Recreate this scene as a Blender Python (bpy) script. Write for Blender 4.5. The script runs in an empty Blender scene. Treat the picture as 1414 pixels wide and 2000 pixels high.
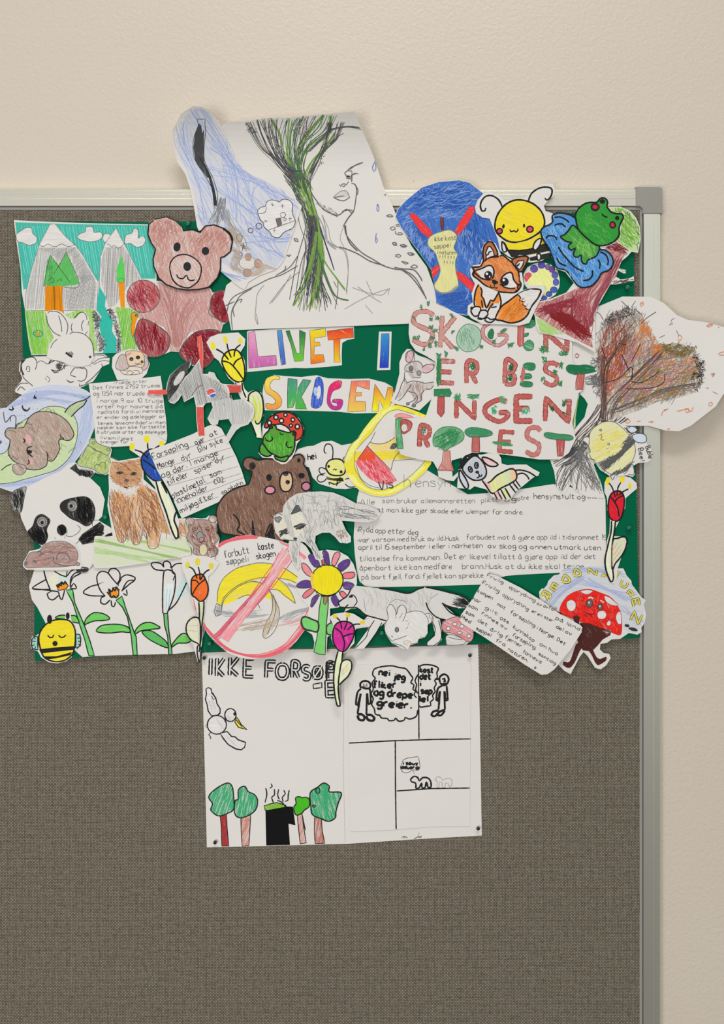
import bpy, bmesh, math, random
import numpy as np
from mathutils import Vector
from mathutils.geometry import tessellate_polygon

# ------------------------------------------------------------------ camera, world, lights, exposure
S = 0.00078            # metres per photograph pixel on the fabric of the notice board
D = 1.5                # camera distance from the fabric
HB = 0.020             # fabric stands this far off the wall
CZ = 1.55              # camera height
scn = bpy.context.scene
col = scn.collection
cd = bpy.data.cameras.new('camera'); cam = bpy.data.objects.new('camera', cd); col.objects.link(cam)
cam.location = (0, -(HB + D), CZ); cam.rotation_euler = (math.pi/2, 0, 0)
cd.sensor_fit = 'HORIZONTAL'; cd.sensor_width = 36; cd.lens = 36*D/(1414*S); cd.clip_start = 0.02
scn.camera = cam
w = bpy.data.worlds.new('room_light'); scn.world = w; w.use_nodes = True
wt = w.node_tree; wb = wt.nodes['Background']; wc = wt.nodes.new('ShaderNodeTexCoord'); ws = wt.nodes.new('ShaderNodeSeparateXYZ')
wr = wt.nodes.new('ShaderNodeMapRange'); wr.interpolation_type = 'SMOOTHSTEP'; wr.inputs[1].default_value = -0.3; wr.inputs[2].default_value = 0.22
wm = wt.nodes.new('ShaderNodeMix'); wm.data_type = 'RGBA'      # dim floor and furniture below, pale walls and ceiling above
wm.inputs[6].default_value = (0.13, 0.12, 0.11, 1); wm.inputs[7].default_value = (0.95, 0.975, 1.0, 1)
wt.links.new(wc.outputs['Generated'], ws.inputs[0]); wt.links.new(ws.outputs[2], wr.inputs[0]); wt.links.new(wr.outputs[0], wm.inputs[0]); wt.links.new(wm.outputs[2], wb.inputs[0])
wb.inputs[1].default_value = 0.66
def area(name, loc, target, sx, sy, power, colour=(1, 1, 1)):
    l = bpy.data.lights.new(name, 'AREA'); l.shape = 'RECTANGLE'; l.size = sx; l.size_y = sy
    l.energy = power; l.color = colour
    o = bpy.data.objects.new(name, l); col.objects.link(o); o.location = loc
    o.rotation_euler = (Vector(target)-Vector(loc)).to_track_quat('-Z', 'Y').to_euler()
    return o
area('ceiling_and_fill_light', (0.1, -2.0, 4.0), (0.1, 0, 1.3), 1.4, 0.5, 34, (1, 1, 0.985))
area('ceiling_and_fill_light', (-0.85, -3.1, 0.95), (0.15, 0, 1.05), 1.1, 1.1, 47, (1, 1, 0.99))  # not overhead: unseen fill added low in front to brighten the lower board
scn.view_settings.view_transform = 'Standard'; scn.view_settings.look = 'None'
scn.view_settings.gamma = 1; scn.view_settings.use_curve_mapping = False
scn.view_settings.exposure = -0.17

# ------------------------------------------------------------------ materials
def lin(c): return c/12.92 if c <= 0.04045 else ((c+0.055)/1.055)**2.4
def rgb(h):
    if len(h) == 3: h = ''.join(a+a for a in h)
    return tuple(min(0.95, lin(int(h[i:i+2], 16)/255)*1.3) for i in (0, 2, 4))
class NT:
    def __init__(s, name):
        m = bpy.data.materials.new(name); m.use_nodes = True; s.m = m; s.t = m.node_tree
        s.b = s.t.nodes['Principled BSDF']
    def n(s, kind, **kw):
        x = s.t.nodes.new(kind)
        for k, v in kw.items():
            if k.startswith('i_'): x.inputs[k[2:].replace('_', ' ')].default_value = v
            else: setattr(x, k, v)
        return x
    def l(s, a, b): s.t.links.new(a, b)
    def math(s, op, a, b=None, clamp=False):
        x = s.t.nodes.new('ShaderNodeMath'); x.operation = op; x.use_clamp = clamp
        for i, v in enumerate((a, b)):
            if v is None: continue
            if isinstance(v, (int, float)): x.inputs[i].default_value = v
            else: s.l(v, x.inputs[i])
        return x.outputs[0]
    def mix(s, f, a, b, mode='MIX'):
        x = s.t.nodes.new('ShaderNodeMix'); x.data_type = 'RGBA'; x.blend_type = mode
        for i, v in ((0, f), (6, a), (7, b)):
            if isinstance(v, (int, float)): x.inputs[i].default_value = v
            elif isinstance(v, tuple): x.inputs[i].default_value = (*v[:3], 1)
            else: s.l(v, x.inputs[i])
        return x.outputs[2]
    def bump(s, h, strength, dist):
        x = s.n('ShaderNodeBump'); x.inputs['Strength'].default_value = strength
        x.inputs['Distance'].default_value = dist; s.l(h, x.inputs['Height'])
        s.l(x.outputs[0], s.b.inputs['Normal'])
PAPER = 'd0cbc4'
def m_paper(name, hexc, rough=0.75, wave=0.5):
    t = NT(name); tc = t.n('ShaderNodeTexCoord'); oi = t.n('ShaderNodeObjectInfo')
    off = t.n('ShaderNodeVectorMath', operation='ADD'); t.l(tc.outputs['Object'], off.inputs[0])
    sc = t.n('ShaderNodeVectorMath', operation='SCALE'); sc.inputs[0].default_value = (7, 3, 11)
    t.l(oi.outputs['Random'], sc.inputs['Scale']); t.l(sc.outputs[0], off.inputs[1])
    n1 = t.n('ShaderNodeTexNoise', i_Scale=9.0, i_Detail=3.0, i_Roughness=0.5); t.l(off.outputs[0], n1.inputs['Vector'])
    n2 = t.n('ShaderNodeTexNoise', i_Scale=900.0, i_Detail=2.0); t.l(off.outputs[0], n2.inputs['Vector'])
    c = t.mix(t.math('MULTIPLY', n2.outputs[0], 0.14), rgb(hexc), tuple(v*0.8 for v in rgb(hexc)))
    t.l(c, t.b.inputs['Base Color']); t.b.inputs['Roughness'].default_value = rough
    t.b.inputs['Specular IOR Level'].default_value = 0.06
    h = t.math('ADD', t.math('MULTIPLY', n1.outputs[0], 1.0), t.math('MULTIPLY', n2.outputs[0], 0.006))
    t.bump(h, wave, 0.006)
    return t.m
def m_pigment():
    t = NT('crayon_pencil_and_marker'); a = t.n('ShaderNodeAttribute', attribute_name='Col')
    u = t.n('ShaderNodeAttribute', attribute_name='huv'); tc = t.n('ShaderNodeTexCoord')
    mp = t.n('ShaderNodeVectorMath', operation='MULTIPLY'); t.l(u.outputs['Vector'], mp.inputs[0])
    mp.inputs[1].default_value = (0.035, 0.42, 1)
    n1 = t.n('ShaderNodeTexNoise', i_Scale=1.0, i_Detail=2.0, i_Roughness=0.6); t.l(mp.outputs[0], n1.inputs['Vector'])
    n2 = t.n('ShaderNodeTexNoise', i_Scale=1300.0, i_Detail=1.0); t.l(tc.outputs['Object'], n2.inputs['Vector'])
    v = t.math('ADD', t.math('MULTIPLY', n1.outputs[0], 0.68), t.math('MULTIPLY', n2.outputs[0], 0.32))
    thr = t.math('SUBTRACT', 0.70, t.math('MULTIPLY', a.outputs['Alpha'], 0.40))
    k = t.math('MULTIPLY', t.math('ADD', t.math('SUBTRACT', v, thr), 0.05), 9.0, clamp=True)
    var = t.math('ADD', 0.72, t.math('MULTIPLY', n1.outputs[0], 0.56))
    cc = t.n('ShaderNodeVectorMath', operation='SCALE'); t.l(a.outputs['Color'], cc.inputs[0]); t.l(var, cc.inputs['Scale'])
    lo = t.mix(0.30, rgb(PAPER), a.outputs['Color'])
    c = t.mix(k, lo, cc.outputs[0])
    t.l(c, t.b.inputs['Base Color']); t.b.inputs['Roughness'].default_value = 0.6
    t.b.inputs['Specular IOR Level'].default_value = 0.06
    return t.m
def m_plain(name, hexc, rough=0.5, metal=0.0, spec=0.5):
    t = NT(name); tc = t.n('ShaderNodeTexCoord')
    n = t.n('ShaderNodeTexNoise', i_Scale=60.0, i_Detail=3.0); t.l(tc.outputs['Object'], n.inputs['Vector'])
    c = t.mix(t.math('MULTIPLY', n.outputs[0], 0.2), rgb(hexc), tuple(v*0.85 for v in rgb(hexc)))
    t.l(c, t.b.inputs['Base Color']); t.b.inputs['Roughness'].default_value = rough
    t.b.inputs['Metallic'].default_value = metal; t.b.inputs['Specular IOR Level'].default_value = spec
    return t.m
def m_wall():
    t = NT('painted_wallpaper'); tc = t.n('ShaderNodeTexCoord')
    n1 = t.n('ShaderNodeTexNoise', i_Scale=170.0, i_Detail=3.0, i_Roughness=0.55, i_Distortion=0.6)
    t.l(tc.outputs['Object'], n1.inputs['Vector'])
    n2 = t.n('ShaderNodeTexNoise', i_Scale=3.0, i_Detail=2.0); t.l(tc.outputs['Object'], n2.inputs['Vector'])
    c = t.mix(n2.outputs[0], rgb('c0b4a3'), rgb('c4b9aa'))
    n3 = t.n('ShaderNodeTexVoronoi', i_Scale=14.0); t.l(tc.outputs['Object'], n3.inputs['Vector'])
    sp = t.math('LESS_THAN', n3.outputs['Distance'], 0.022)
    c = t.mix(t.math('MULTIPLY', sp, 0.35), c, rgb('6b645c'))
    t.l(c, t.b.inputs['Base Color']); t.b.inputs['Roughness'].default_value = 0.42
    t.b.inputs['Specular IOR Level'].default_value = 0.4
    t.bump(n1.outputs[0], 0.5, 0.0016)
    return t.m
def m_weave():
    t = NT('woven_fabric'); tc = t.n('ShaderNodeTexCoord'); sp = t.n('ShaderNodeSeparateXYZ')
    nz = t.n('ShaderNodeTexNoise', i_Scale=25.0, i_Detail=4.0); t.l(tc.outputs['Object'], nz.inputs['Vector'])
    dv = t.n('ShaderNodeVectorMath', operation='SCALE'); dv.inputs['Scale'].default_value = 0.0035
    t.l(nz.outputs['Color'], dv.inputs[0])
    ad = t.n('ShaderNodeVectorMath', operation='ADD'); t.l(tc.outputs['Object'], ad.inputs[0]); t.l(dv.outputs[0], ad.inputs[1])
    t.l(ad.outputs[0], sp.inputs[0])
    f = math.pi/(2.95*S)
    sx = t.math('SINE', t.math('MULTIPLY', sp.outputs['X'], f)); sz = t.math('SINE', t.math('MULTIPLY', sp.outputs['Z'], f))
    ax = t.math('ABSOLUTE', sx); az = t.math('ABSOLUTE', sz)
    over = t.math('GREATER_THAN', t.math('MULTIPLY', sx, sz), 0.0)
    h = t.math('POWER', t.math('MULTIPLY', ax, az), 0.6)
    nf = t.n('ShaderNodeTexNoise', i_Scale=420.0, i_Detail=2.0); t.l(tc.outputs['Object'], nf.inputs['Vector'])
    nb = t.n('ShaderNodeTexNoise', i_Scale=55.0, i_Detail=2.0); t.l(tc.outputs['Object'], nb.inputs['Vector'])
    thread = t.mix(over, rgb('716759'), rgb('9f9484'))
    thread = t.mix(t.math('MULTIPLY', nb.outputs[0], 0.7), thread, rgb('807664'))
    c = t.mix(t.math('ADD', t.math('MULTIPLY', h, 1.0), t.math('MULTIPLY', t.math('SUBTRACT', nf.outputs[0], 0.5), 0.9), clamp=True), rgb('2c2823'), thread)
    t.l(c, t.b.inputs['Base Color']); t.b.inputs['Roughness'].default_value = 0.95
    t.b.inputs['Specular IOR Level'].default_value = 0.1
    t.bump(h, 0.5, 0.0008)
    return t.m
def m_alu(name, hexc, axis):
    t = NT(name); tc = t.n('ShaderNodeTexCoord'); mp = t.n('ShaderNodeMapping')
    mp.inputs['Scale'].default_value = (1, 1, 400) if axis == 'X' else (400, 1, 1)
    t.l(tc.outputs['Object'], mp.inputs[0])
    n = t.n('ShaderNodeTexNoise', i_Scale=1.5, i_Detail=3.0); t.l(mp.outputs[0], n.inputs['Vector'])
    c = t.mix(n.outputs[0], rgb(hexc), tuple(v*0.95 for v in rgb(hexc)))
    t.l(c, t.b.inputs['Base Color']); t.b.inputs['Roughness'].default_value = 0.3; t.b.inputs['Metallic'].default_value = 0.85
    return t.m
M_PIG = m_pigment(); M_PAPER = m_paper('white_drawing_paper', PAPER)
M_GREEN = m_paper('green_card', '005a3c', 0.6, 0.12)
M_WALL = m_wall(); M_WEAVE = m_weave()
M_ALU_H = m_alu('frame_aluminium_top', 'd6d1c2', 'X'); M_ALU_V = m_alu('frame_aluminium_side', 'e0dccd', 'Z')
M_CAP = m_plain('grey_plastic', '8b877e', 0.4); M_DARK = m_plain('dark_groove', '4a4843', 0.5)
M_LIP = m_plain('grey_inner_lip', '8d8a83', 0.4)
M_PINK = m_plain('black_pin_plastic', '17181a', 0.25); M_PING = m_plain('green_pin_plastic', '0a5c42', 0.25)
M_STEEL = m_plain('pin_steel', 'b0b0b0', 0.3, 0.9)

# ------------------------------------------------------------------ helpers
def W(px, py, h):      # measured photograph position of something standing h off the wall -> metres
    k = (D - (h - HB))/D
    return ((px-707)*S*k, -h, CZ + (1000-py)*S*k)
def mesh_obj(name, verts, faces, mat, parent=None):
    me = bpy.data.meshes.new(name); me.from_pydata(verts, [], faces); me.materials.append(mat); me.update()
    o = bpy.data.objects.new(name, me); col.objects.link(o)
    if parent: o.parent = parent
    return o
def tag(o, label=None, cat=None, group=None, kind=None):
    if label: o['label'] = label
    if cat: o['category'] = cat
    if group: o['group'] = group
    if kind: o['kind'] = kind
    return o
def bevel_box(name, x0, x1, y0, y1, z0, z1, mat, parent=None, bev=0.0005, seg=2):
    bm = bmesh.new()
    bmesh.ops.create_cube(bm, size=1)
    for v in bm.verts:
        v.co = ((x0+x1)/2+v.co.x*(x1-x0), (y0+y1)/2+v.co.y*(y1-y0), (z0+z1)/2+v.co.z*(z1-z0))
    if bev: bmesh.ops.bevel(bm, geom=bm.edges[:], offset=bev, segments=seg, affect='EDGES')
    me = bpy.data.meshes.new(name); bm.to_mesh(me); bm.free(); me.materials.append(mat)
    o = bpy.data.objects.new(name, me); col.objects.link(o)
    if parent: o.parent = parent
    return o

# ------------------------------------------------------------------ setting: wall and notice board
wv = [(-2.2, 0, 0), (2.2, 0, 0), (2.2, 0, 2.9), (-2.2, 0, 2.9), (-2.2, .1, 0), (2.2, .1, 0), (2.2, .1, 2.9), (-2.2, .1, 2.9)]
tag(mesh_obj('wall_back', wv, [(0, 1, 2, 3), (5, 4, 7, 6), (4, 0, 3, 7), (1, 5, 6, 2), (3, 2, 6, 7), (4, 5, 1, 0)], M_WALL), kind='structure')
FT = 0.0035            # frame rises above fabric
board = bpy.data.objects.new('notice_board', None); col.objects.link(board)
tag(board, 'large grey woven fabric notice board with aluminium frame on cream wall', 'notice board')
BL, BB = -1.45, CZ-1.02
def hx(px, h): return W(px, 0, h)[0]
def hz(py, h): return W(0, py, h)[2]
hf = HB+FT
bevel_box('fabric_panel', BL+.01, hx(1253, HB), -HB, -0.002, BB+.01, hz(405, HB), M_WEAVE, board, 0)
def profile_rail(name, a0, a1, e0, e1, horiz, mat, grooves):
    # extruded aluminium profile with raised ridges; e0 = outer edge, e1 = inner edge
    pr = [(0, 0.0)]; n = len(grooves)
    pr = [(0.0, 0.0), (0.0, hf-0.0012)] + grooves + [(1.0, hf-0.0006), (1.0, HB-0.003)]
    vs, fs = [], []
    for a in (a0, a1):
        for t, h in pr:
            e = e0 + (e1-e0)*t
            vs.append((a, -h, e) if horiz else (e, -h, a))
    m = len(pr)
    for i in range(m-1): fs.append((i, i+1, m+i+1, m+i))
    fs.append(tuple(range(m))[::-1]); fs.append(tuple(range(m, 2*m)))
    o = mesh_obj(name, vs, fs, mat, board)
    bm = bmesh.new(); bm.from_mesh(o.data); bmesh.ops.recalc_face_normals(bm, faces=bm.faces); bm.to_mesh(o.data); bm.free()
    return o
g = [(.03, hf-.0004), (.10, hf-.0004), (.115, hf-.0010), (.14, hf-.0010), (.155, hf-.0002), (.30, hf-.0002), (.315, hf-.0009), (.34, hf-.0009), (.355, hf), (.55, hf), (.56, hf-.0007), (.58, hf-.0007), (.60, hf), (.98, hf)]
profile_rail('frame_rail', BL, hx(1243, hf), hz(368.5, hf), hz(402.5, hf), True, M_ALU_H, g)
g2 = [(.03, hf-.0004), (.10, hf-.0004), (.11, hf-.0001), (.16, hf-.0001), (.17, hf-.0004), (.19, hf-.0004), (.20, hf), (.38, hf), (.39, hf-.0003), (.41, hf-.0003), (.42, hf), (.98, hf)]
profile_rail('frame_rail', BB, hz(415, hf), hx(1290, hf), hx(1257, hf), False, M_ALU_V, g2)
bevel_box('inner_lip', BL, hx(1252, hf), -(HB+.0012), -.004, hz(411, HB), hz(404.5, HB), M_LIP, board, .0006)
bevel_box('inner_lip', hx(1250.5, hf), hx(1255.2, hf), -(HB+.0012), -.004, BB, hz(406, HB), M_LIP, board, .0006)
bevel_box('shadow_groove', BL, hx(1258, hf), -(HB-.001), -.003, hz(405.2, HB), hz(402.2, HB), M_DARK, board, 0)
bevel_box('shadow_groove', hx(1254.8, hf), hx(1257.5, hf), -(HB-.001), -.003, BB, hz(403, HB), M_DARK, board, 0)
# corner cap: L-shaped plastic with a rounded outer corner
cv = []; 
for px, py in ((1242, 403), (1242, 364.5)): cv.append((px, py))
for i in range(7):
    a = math.pi/2*i/6; cv.append((1287+7*math.sin(a), 371.5-7*math.cos(a)))
cv += [(1294, 417), (1255, 417), (1255, 408), (1250, 403)]
hc = hf+.0014
vs = [W(x, y, hc) for x, y in cv]; vs += [(a, -.001, b) for a, _, b in vs]; n = len(cv)
o = mesh_obj('corner_cap', vs, [tuple(range(n)), tuple(range(2*n-1, n-1, -1))]+[(i, n+i, n+(i+1) % n, (i+1) % n) for i in range(n)], M_CAP, board)
bm = bmesh.new(); bm.from_mesh(o.data); bmesh.ops.recalc_face_normals(bm, faces=bm.faces)
bmesh.ops.bevel(bm, geom=[e for e in bm.edges if all(v.co.y < -.01 for v in e.verts)], offset=.0008, segments=2, affect='EDGES'); bm.to_mesh(o.data); bm.free()

# ------------------------------------------------------------------ handwriting: single-stroke letters (x digit, y letter, e = baseline)
GL = {
'a':'5j3k1j0h1f3e5g/5k5f6e','b':'0o0e/0i3k5i5g3e0f','c':'5j3k1j0h1f3e5f','d':'5j3k1j0h1f3e5g/5o5e','e':'0h5i4k2k0i0g2e5f',
'f':'5n4o2n2e/0k4k','g':'5j3k1j0h1f3f5g/5k5c3a0b','h':'0o0e/0i3k5i5e','i':'1k1e/1m1n','j':'2k2c0b/2m2n','k':'0o0e/4k0h5e',
'l':'1o1e','m':'0k0e/0j2k3i3e/3j5k7i7e','n':'0k0e/0j3k5i5e','o':'2k0i0g2e4e5g5i4k2k','p':'0k0a/0j3k5i5g3e0f','r':'0k0e/0i2k4k',
's':'5j2k0j1i4h5f3e0f','t':'2n2f3e5f/0k5k','u':'0k0g1e3e5g/5k5e','v':'0k2e5k','w':'0k1e3i5e7k','x':'0k5e/5k0e','y':'0k2f/5k1a','z':'0k5k0e5e',
'æ':'4j2k0j0f2e4g/4k4g5e7e/4h7h7j5k4j','ø':'2k0i0g2e4e5g5i4k2k/0d5l','å':'5j3k1j0h1f3e5g/5k5f6e/2m3n4m3l2m',
'0':'2o0l0h2e4e5h5l3o2o','1':'1m2o2e','2':'0m2o5n5k0e5e','3':'0n3o5m3j5h4e0e','4':'3o0h5h/4o4e','5':'5o1o0j3k5h4e0e','7':'0o5o2e/1j4j','9':'5m3o0m1j4j5m4e',
'A':'0e3o6e/1h5h','B':'0e0o3o5m3j0j/3j5h4e0e','C':'5n3o0l0h2e5f','D':'0e0o3n5j3f0e','E':'5o0o0e5e/0j4j','F':'0e0o5o/0j4j','G':'5n3o0l0h3e5g5i3i',
'H':'0o0e/5o5e/0j5j','I':'1o1e','K':'0o0e/5o0i5e','L':'0o0e5e','M':'0e1o4i6o7e','N':'0e0o5e5o','O':'3o1n0j1f3e5f6j5n3o','P':'0e0o4o5m4j0j',
'R':'0e0o4o5m4j0j/2j5e','S':'5n3o0n0k5i5f3e0f','T':'0o6o/3o3e','U':'0o0g2e4e5g5o','V':'0o3e6o','Ø':'3o1n0j1f3e5f6j5n3o/0d6p',
'.':'1e1g','•':'1g1i2h1g2i1h',',':'1f0d','!':'1o1h/1e1f','-':'0h4h','/':'0e4o','*':'2o3l5l3j4h2i0h1j0l2l2o','\'':'1o1m',':':'1e1f/1j1k'}
def glyph(ch):
    out = []
    for s in GL.get(ch, '').split('/'):
        if s: out.append([(int(s[i]), ord(s[i+1])-ord('e')) for i in range(0, len(s), 2)])
    return out
def gw(ch):
    if ch == ' ': return 3.6
    g_ = glyph(ch)
    return max((p[0] for s in g_ for p in s), default=3) + 1.9

def smooth(P, closed, step=3.0):
    n = len(P)
    if n < 3: return resample(P, closed, step*2)
    out = []
    rng = range(n if closed else n-1)
    for i in rng:
        p1, p2 = P[i], P[(i+1) % n]
        p0 = P[i-1] if (closed or i > 0) else p1
        p3 = P[(i+2) % n] if (closed or i+2 < n) else p2
        d = math.hypot(p2[0]-p1[0], p2[1]-p1[1]); k = max(1, min(14, int(d/step)))
        for j in range(k):
            t = j/k; t2 = t*t; t3 = t2*t
            out.append(tuple(0.5*((2*p1[a])+(-p0[a]+p2[a])*t+(2*p0[a]-5*p1[a]+4*p2[a]-p3[a])*t2+(-p0[a]+3*p1[a]-3*p2[a]+p3[a])*t3) for a in (0, 1)))
    if not closed: out.append(P[-1])
    return out
def resample(P, closed, step=8.0):
    out = []; n = len(P)
    for i in range(n if closed else n-1):
        a, b = P[i], P[(i+1) % n]; d = math.hypot(b[0]-a[0], b[1]-a[1]); k = max(1, int(d/step))
        for j in range(k): out.append((a[0]+(b[0]-a[0])*j/k, a[1]+(b[1]-a[1])*j/k))
    if not closed: out.append(P[-1])
    return out
def inside(P, X, Y):
    r = np.zeros(np.shape(X), bool); n = len(P); j = n-1
    for i in range(n):
        xi, yi = P[i]; xj, yj = P[j]
        if yi != yj: r ^= ((yi > Y) != (yj > Y)) & (X < (xj-xi)*(Y-yi)/(yj-yi)+xi)
        j = i
    return r

class Part:
    def __init__(s, name): s.name = name; s.v, s.f, s.c, s.u = [], [], [], []
RK = 0.000003          # each later mark lies this much above the one before
class Piece:           # one sheet of paper and everything drawn on it
    def __init__(s): s.parts = {}; s.cur = 'pencil_lines'; s.key = 0; s.each = False; s.rank = 1; s.outline = None; s.bend = None; s.amp = 1; s.lift = 0.0; s.rng = random.Random(5)
    def part(s):
        if s.key not in s.parts: s.parts[s.key] = Part(s.cur)
        return s.parts[s.key]
    def maybe_new(s, P):      # a separate shape of a counted kind becomes a part of its own; details inside it stay with it
        if not s.each: return
        p = s.parts.get(s.key); cx = sum(q[0] for q in P)/len(P); cy = sum(q[1] for q in P)/len(P)
        if p and p.v:
            xs = [q[0] for q in p.v]; ys = [q[1] for q in p.v]
            if min(xs)-1 <= cx <= max(xs)+1 and min(ys)-1 <= cy <= max(ys)+1: return
        s.key += 1
    def start(s, name, each=False): s.cur = name; s.key += 1; s.each = each
    def fill(s, P, c, ang):
        if len(P) < 3: return
        p = s.part(); b = len(p.v); s.rank += 1
        ys = [q[1] for q in P]; y0, y1 = min(ys), max(ys)
        ca, sa = math.cos(math.radians(ang)), math.sin(math.radians(ang)); o = s.rng.random()*400
        for x, y in P:
            t = (y-y0)/max(1e-6, y1-y0)
            p.v.append((x, y, s.rank)); p.c.append(c(t)); p.u.append((x*ca+y*sa+o, -x*sa+y*ca+o, o))
        for t in tessellate_polygon([[Vector((x, y, 0)) for x, y in P]]): p.f.append(tuple(b+i for i in t))
    def ribbon(s, P, w, c, bump=True, taper=False):
        if len(P) < 2: return
        p = s.part(); b = len(p.v); n = len(P)
        if bump: s.rank += 1
        o = s.rng.random()*50; zr = s.rank + (0 if bump else s.rng.random()*s.amp)
        for i, (x, y) in enumerate(P):
            a = P[max(0, i-1)]; d = P[min(n-1, i+1)]
            dx, dy = d[0]-a[0], d[1]-a[1]; L = math.hypot(dx, dy) or 1
            ww = w/2*(0.88+0.24*s.rng.random())
            if i in (0, n-1): ww *= 0.75
            nx, ny = -dy/L*ww, dx/L*ww
            zi = zr+(i % 40)*0.03
            p.v += [(x+nx, y+ny, zi), (x-nx, y-ny, zi)]; cc = c(i/(n-1)); p.c += [cc, cc]
            p.u += [(x+o, y, o), (x+o, y+1, o)]
        for i in range(n-1): p.f.append((b+2*i, b+2*i+1, b+2*i+3, b+2*i+2))
    def hatch(s, P, c, w, sp, ang, jit=1.0):
        ca, sa = math.cos(math.radians(ang)), math.sin(math.radians(ang))
        R = [(x*ca+y*sa, -x*sa+y*ca) for x, y in P]; s.rank += 1; r = s.rng
        v = min(q[1] for q in R) + sp*r.random(); v1 = max(q[1] for q in R)
        while v < v1:
            xs = []
            for i in range(len(R)):
                a, b = R[i], R[(i+1) % len(R)]
                if (a[1] > v) != (b[1] > v): xs.append(a[0]+(b[0]-a[0])*(v-a[1])/(b[1]-a[1]))
            xs.sort()
            for i in range(0, len(xs)-1, 2):
                x0 = xs[i]+r.uniform(-.2, 1)*jit; x1 = xs[i+1]-r.uniform(-.2, 1)*jit
                if x1-x0 < 1: continue
                dv = r.uniform(-.5, .5)*jit; m = (x0+x1)/2; bow = r.uniform(-.4, .4)*jit
                s.ribbon([(a*ca-b*sa, a*sa+b*ca) for a, b in ((x0, v-dv), (m, v+bow), (x1, v+dv))], w*r.uniform(.7, 1.2), c, False)
            v += sp*r.uniform(.6, 1.4)
    def scribble(s, P, c, w, n, ln, ang, aj):
        xs = [q[0] for q in P]; ys = [q[1] for q in P]; r = s.rng; s.rank += 1; k = 0; tries = 0
        n = int(n*.72); w *= .85
        while k < n and tries < n*6:
            tries += 1
            x, y = r.uniform(min(xs), max(xs)), r.uniform(min(ys), max(ys))
            if not inside(P, np.array([x]), np.array([y]))[0]: continue
            a = math.radians(ang + r.uniform(-aj, aj)); L = ln*r.uniform(.5, 1.3)/2; cu = r.uniform(-.25, .25)*L
            Q = [(x-L*math.cos(a), y-L*math.sin(a)), (x-cu*math.sin(a), y+cu*math.cos(a)), (x+L*math.cos(a), y+L*math.sin(a))]
            for q in (Q[0], Q[2]):
                if s.outline and not inside(s.outline, np.array([q[0]]), np.array([q[1]]))[0]: break
            else:
                s.ribbon(smooth(Q, False, 6), w*r.uniform(.7, 1.3), c, False)
            k += 1

hm_x, hm_y = np.meshgrid(np.arange(-60, 1480, 4), np.arange(150, 2010, 4))
HM = np.full(hm_x.shape, HB+0.0002)
frame_mask = (hm_x > 1240) | (hm_y < 412); HM[frame_mask] = hf+0.0018
def near_frame(m): return (m & frame_mask).any()
def colour(tok, dcov=1.35):
    cov = dcov
    if '~' in tok: tok, cv_ = tok.split('~'); cov = float(cv_)
    cs = [rgb(t) for t in tok.split(':')]
    if len(cs) == 1:
        q = (*cs[0], cov); return lambda t: q
    return lambda t: tuple(cs[0][i]+(cs[1][i]-cs[0][i])*t for i in range(3)) + (cov,)

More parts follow.
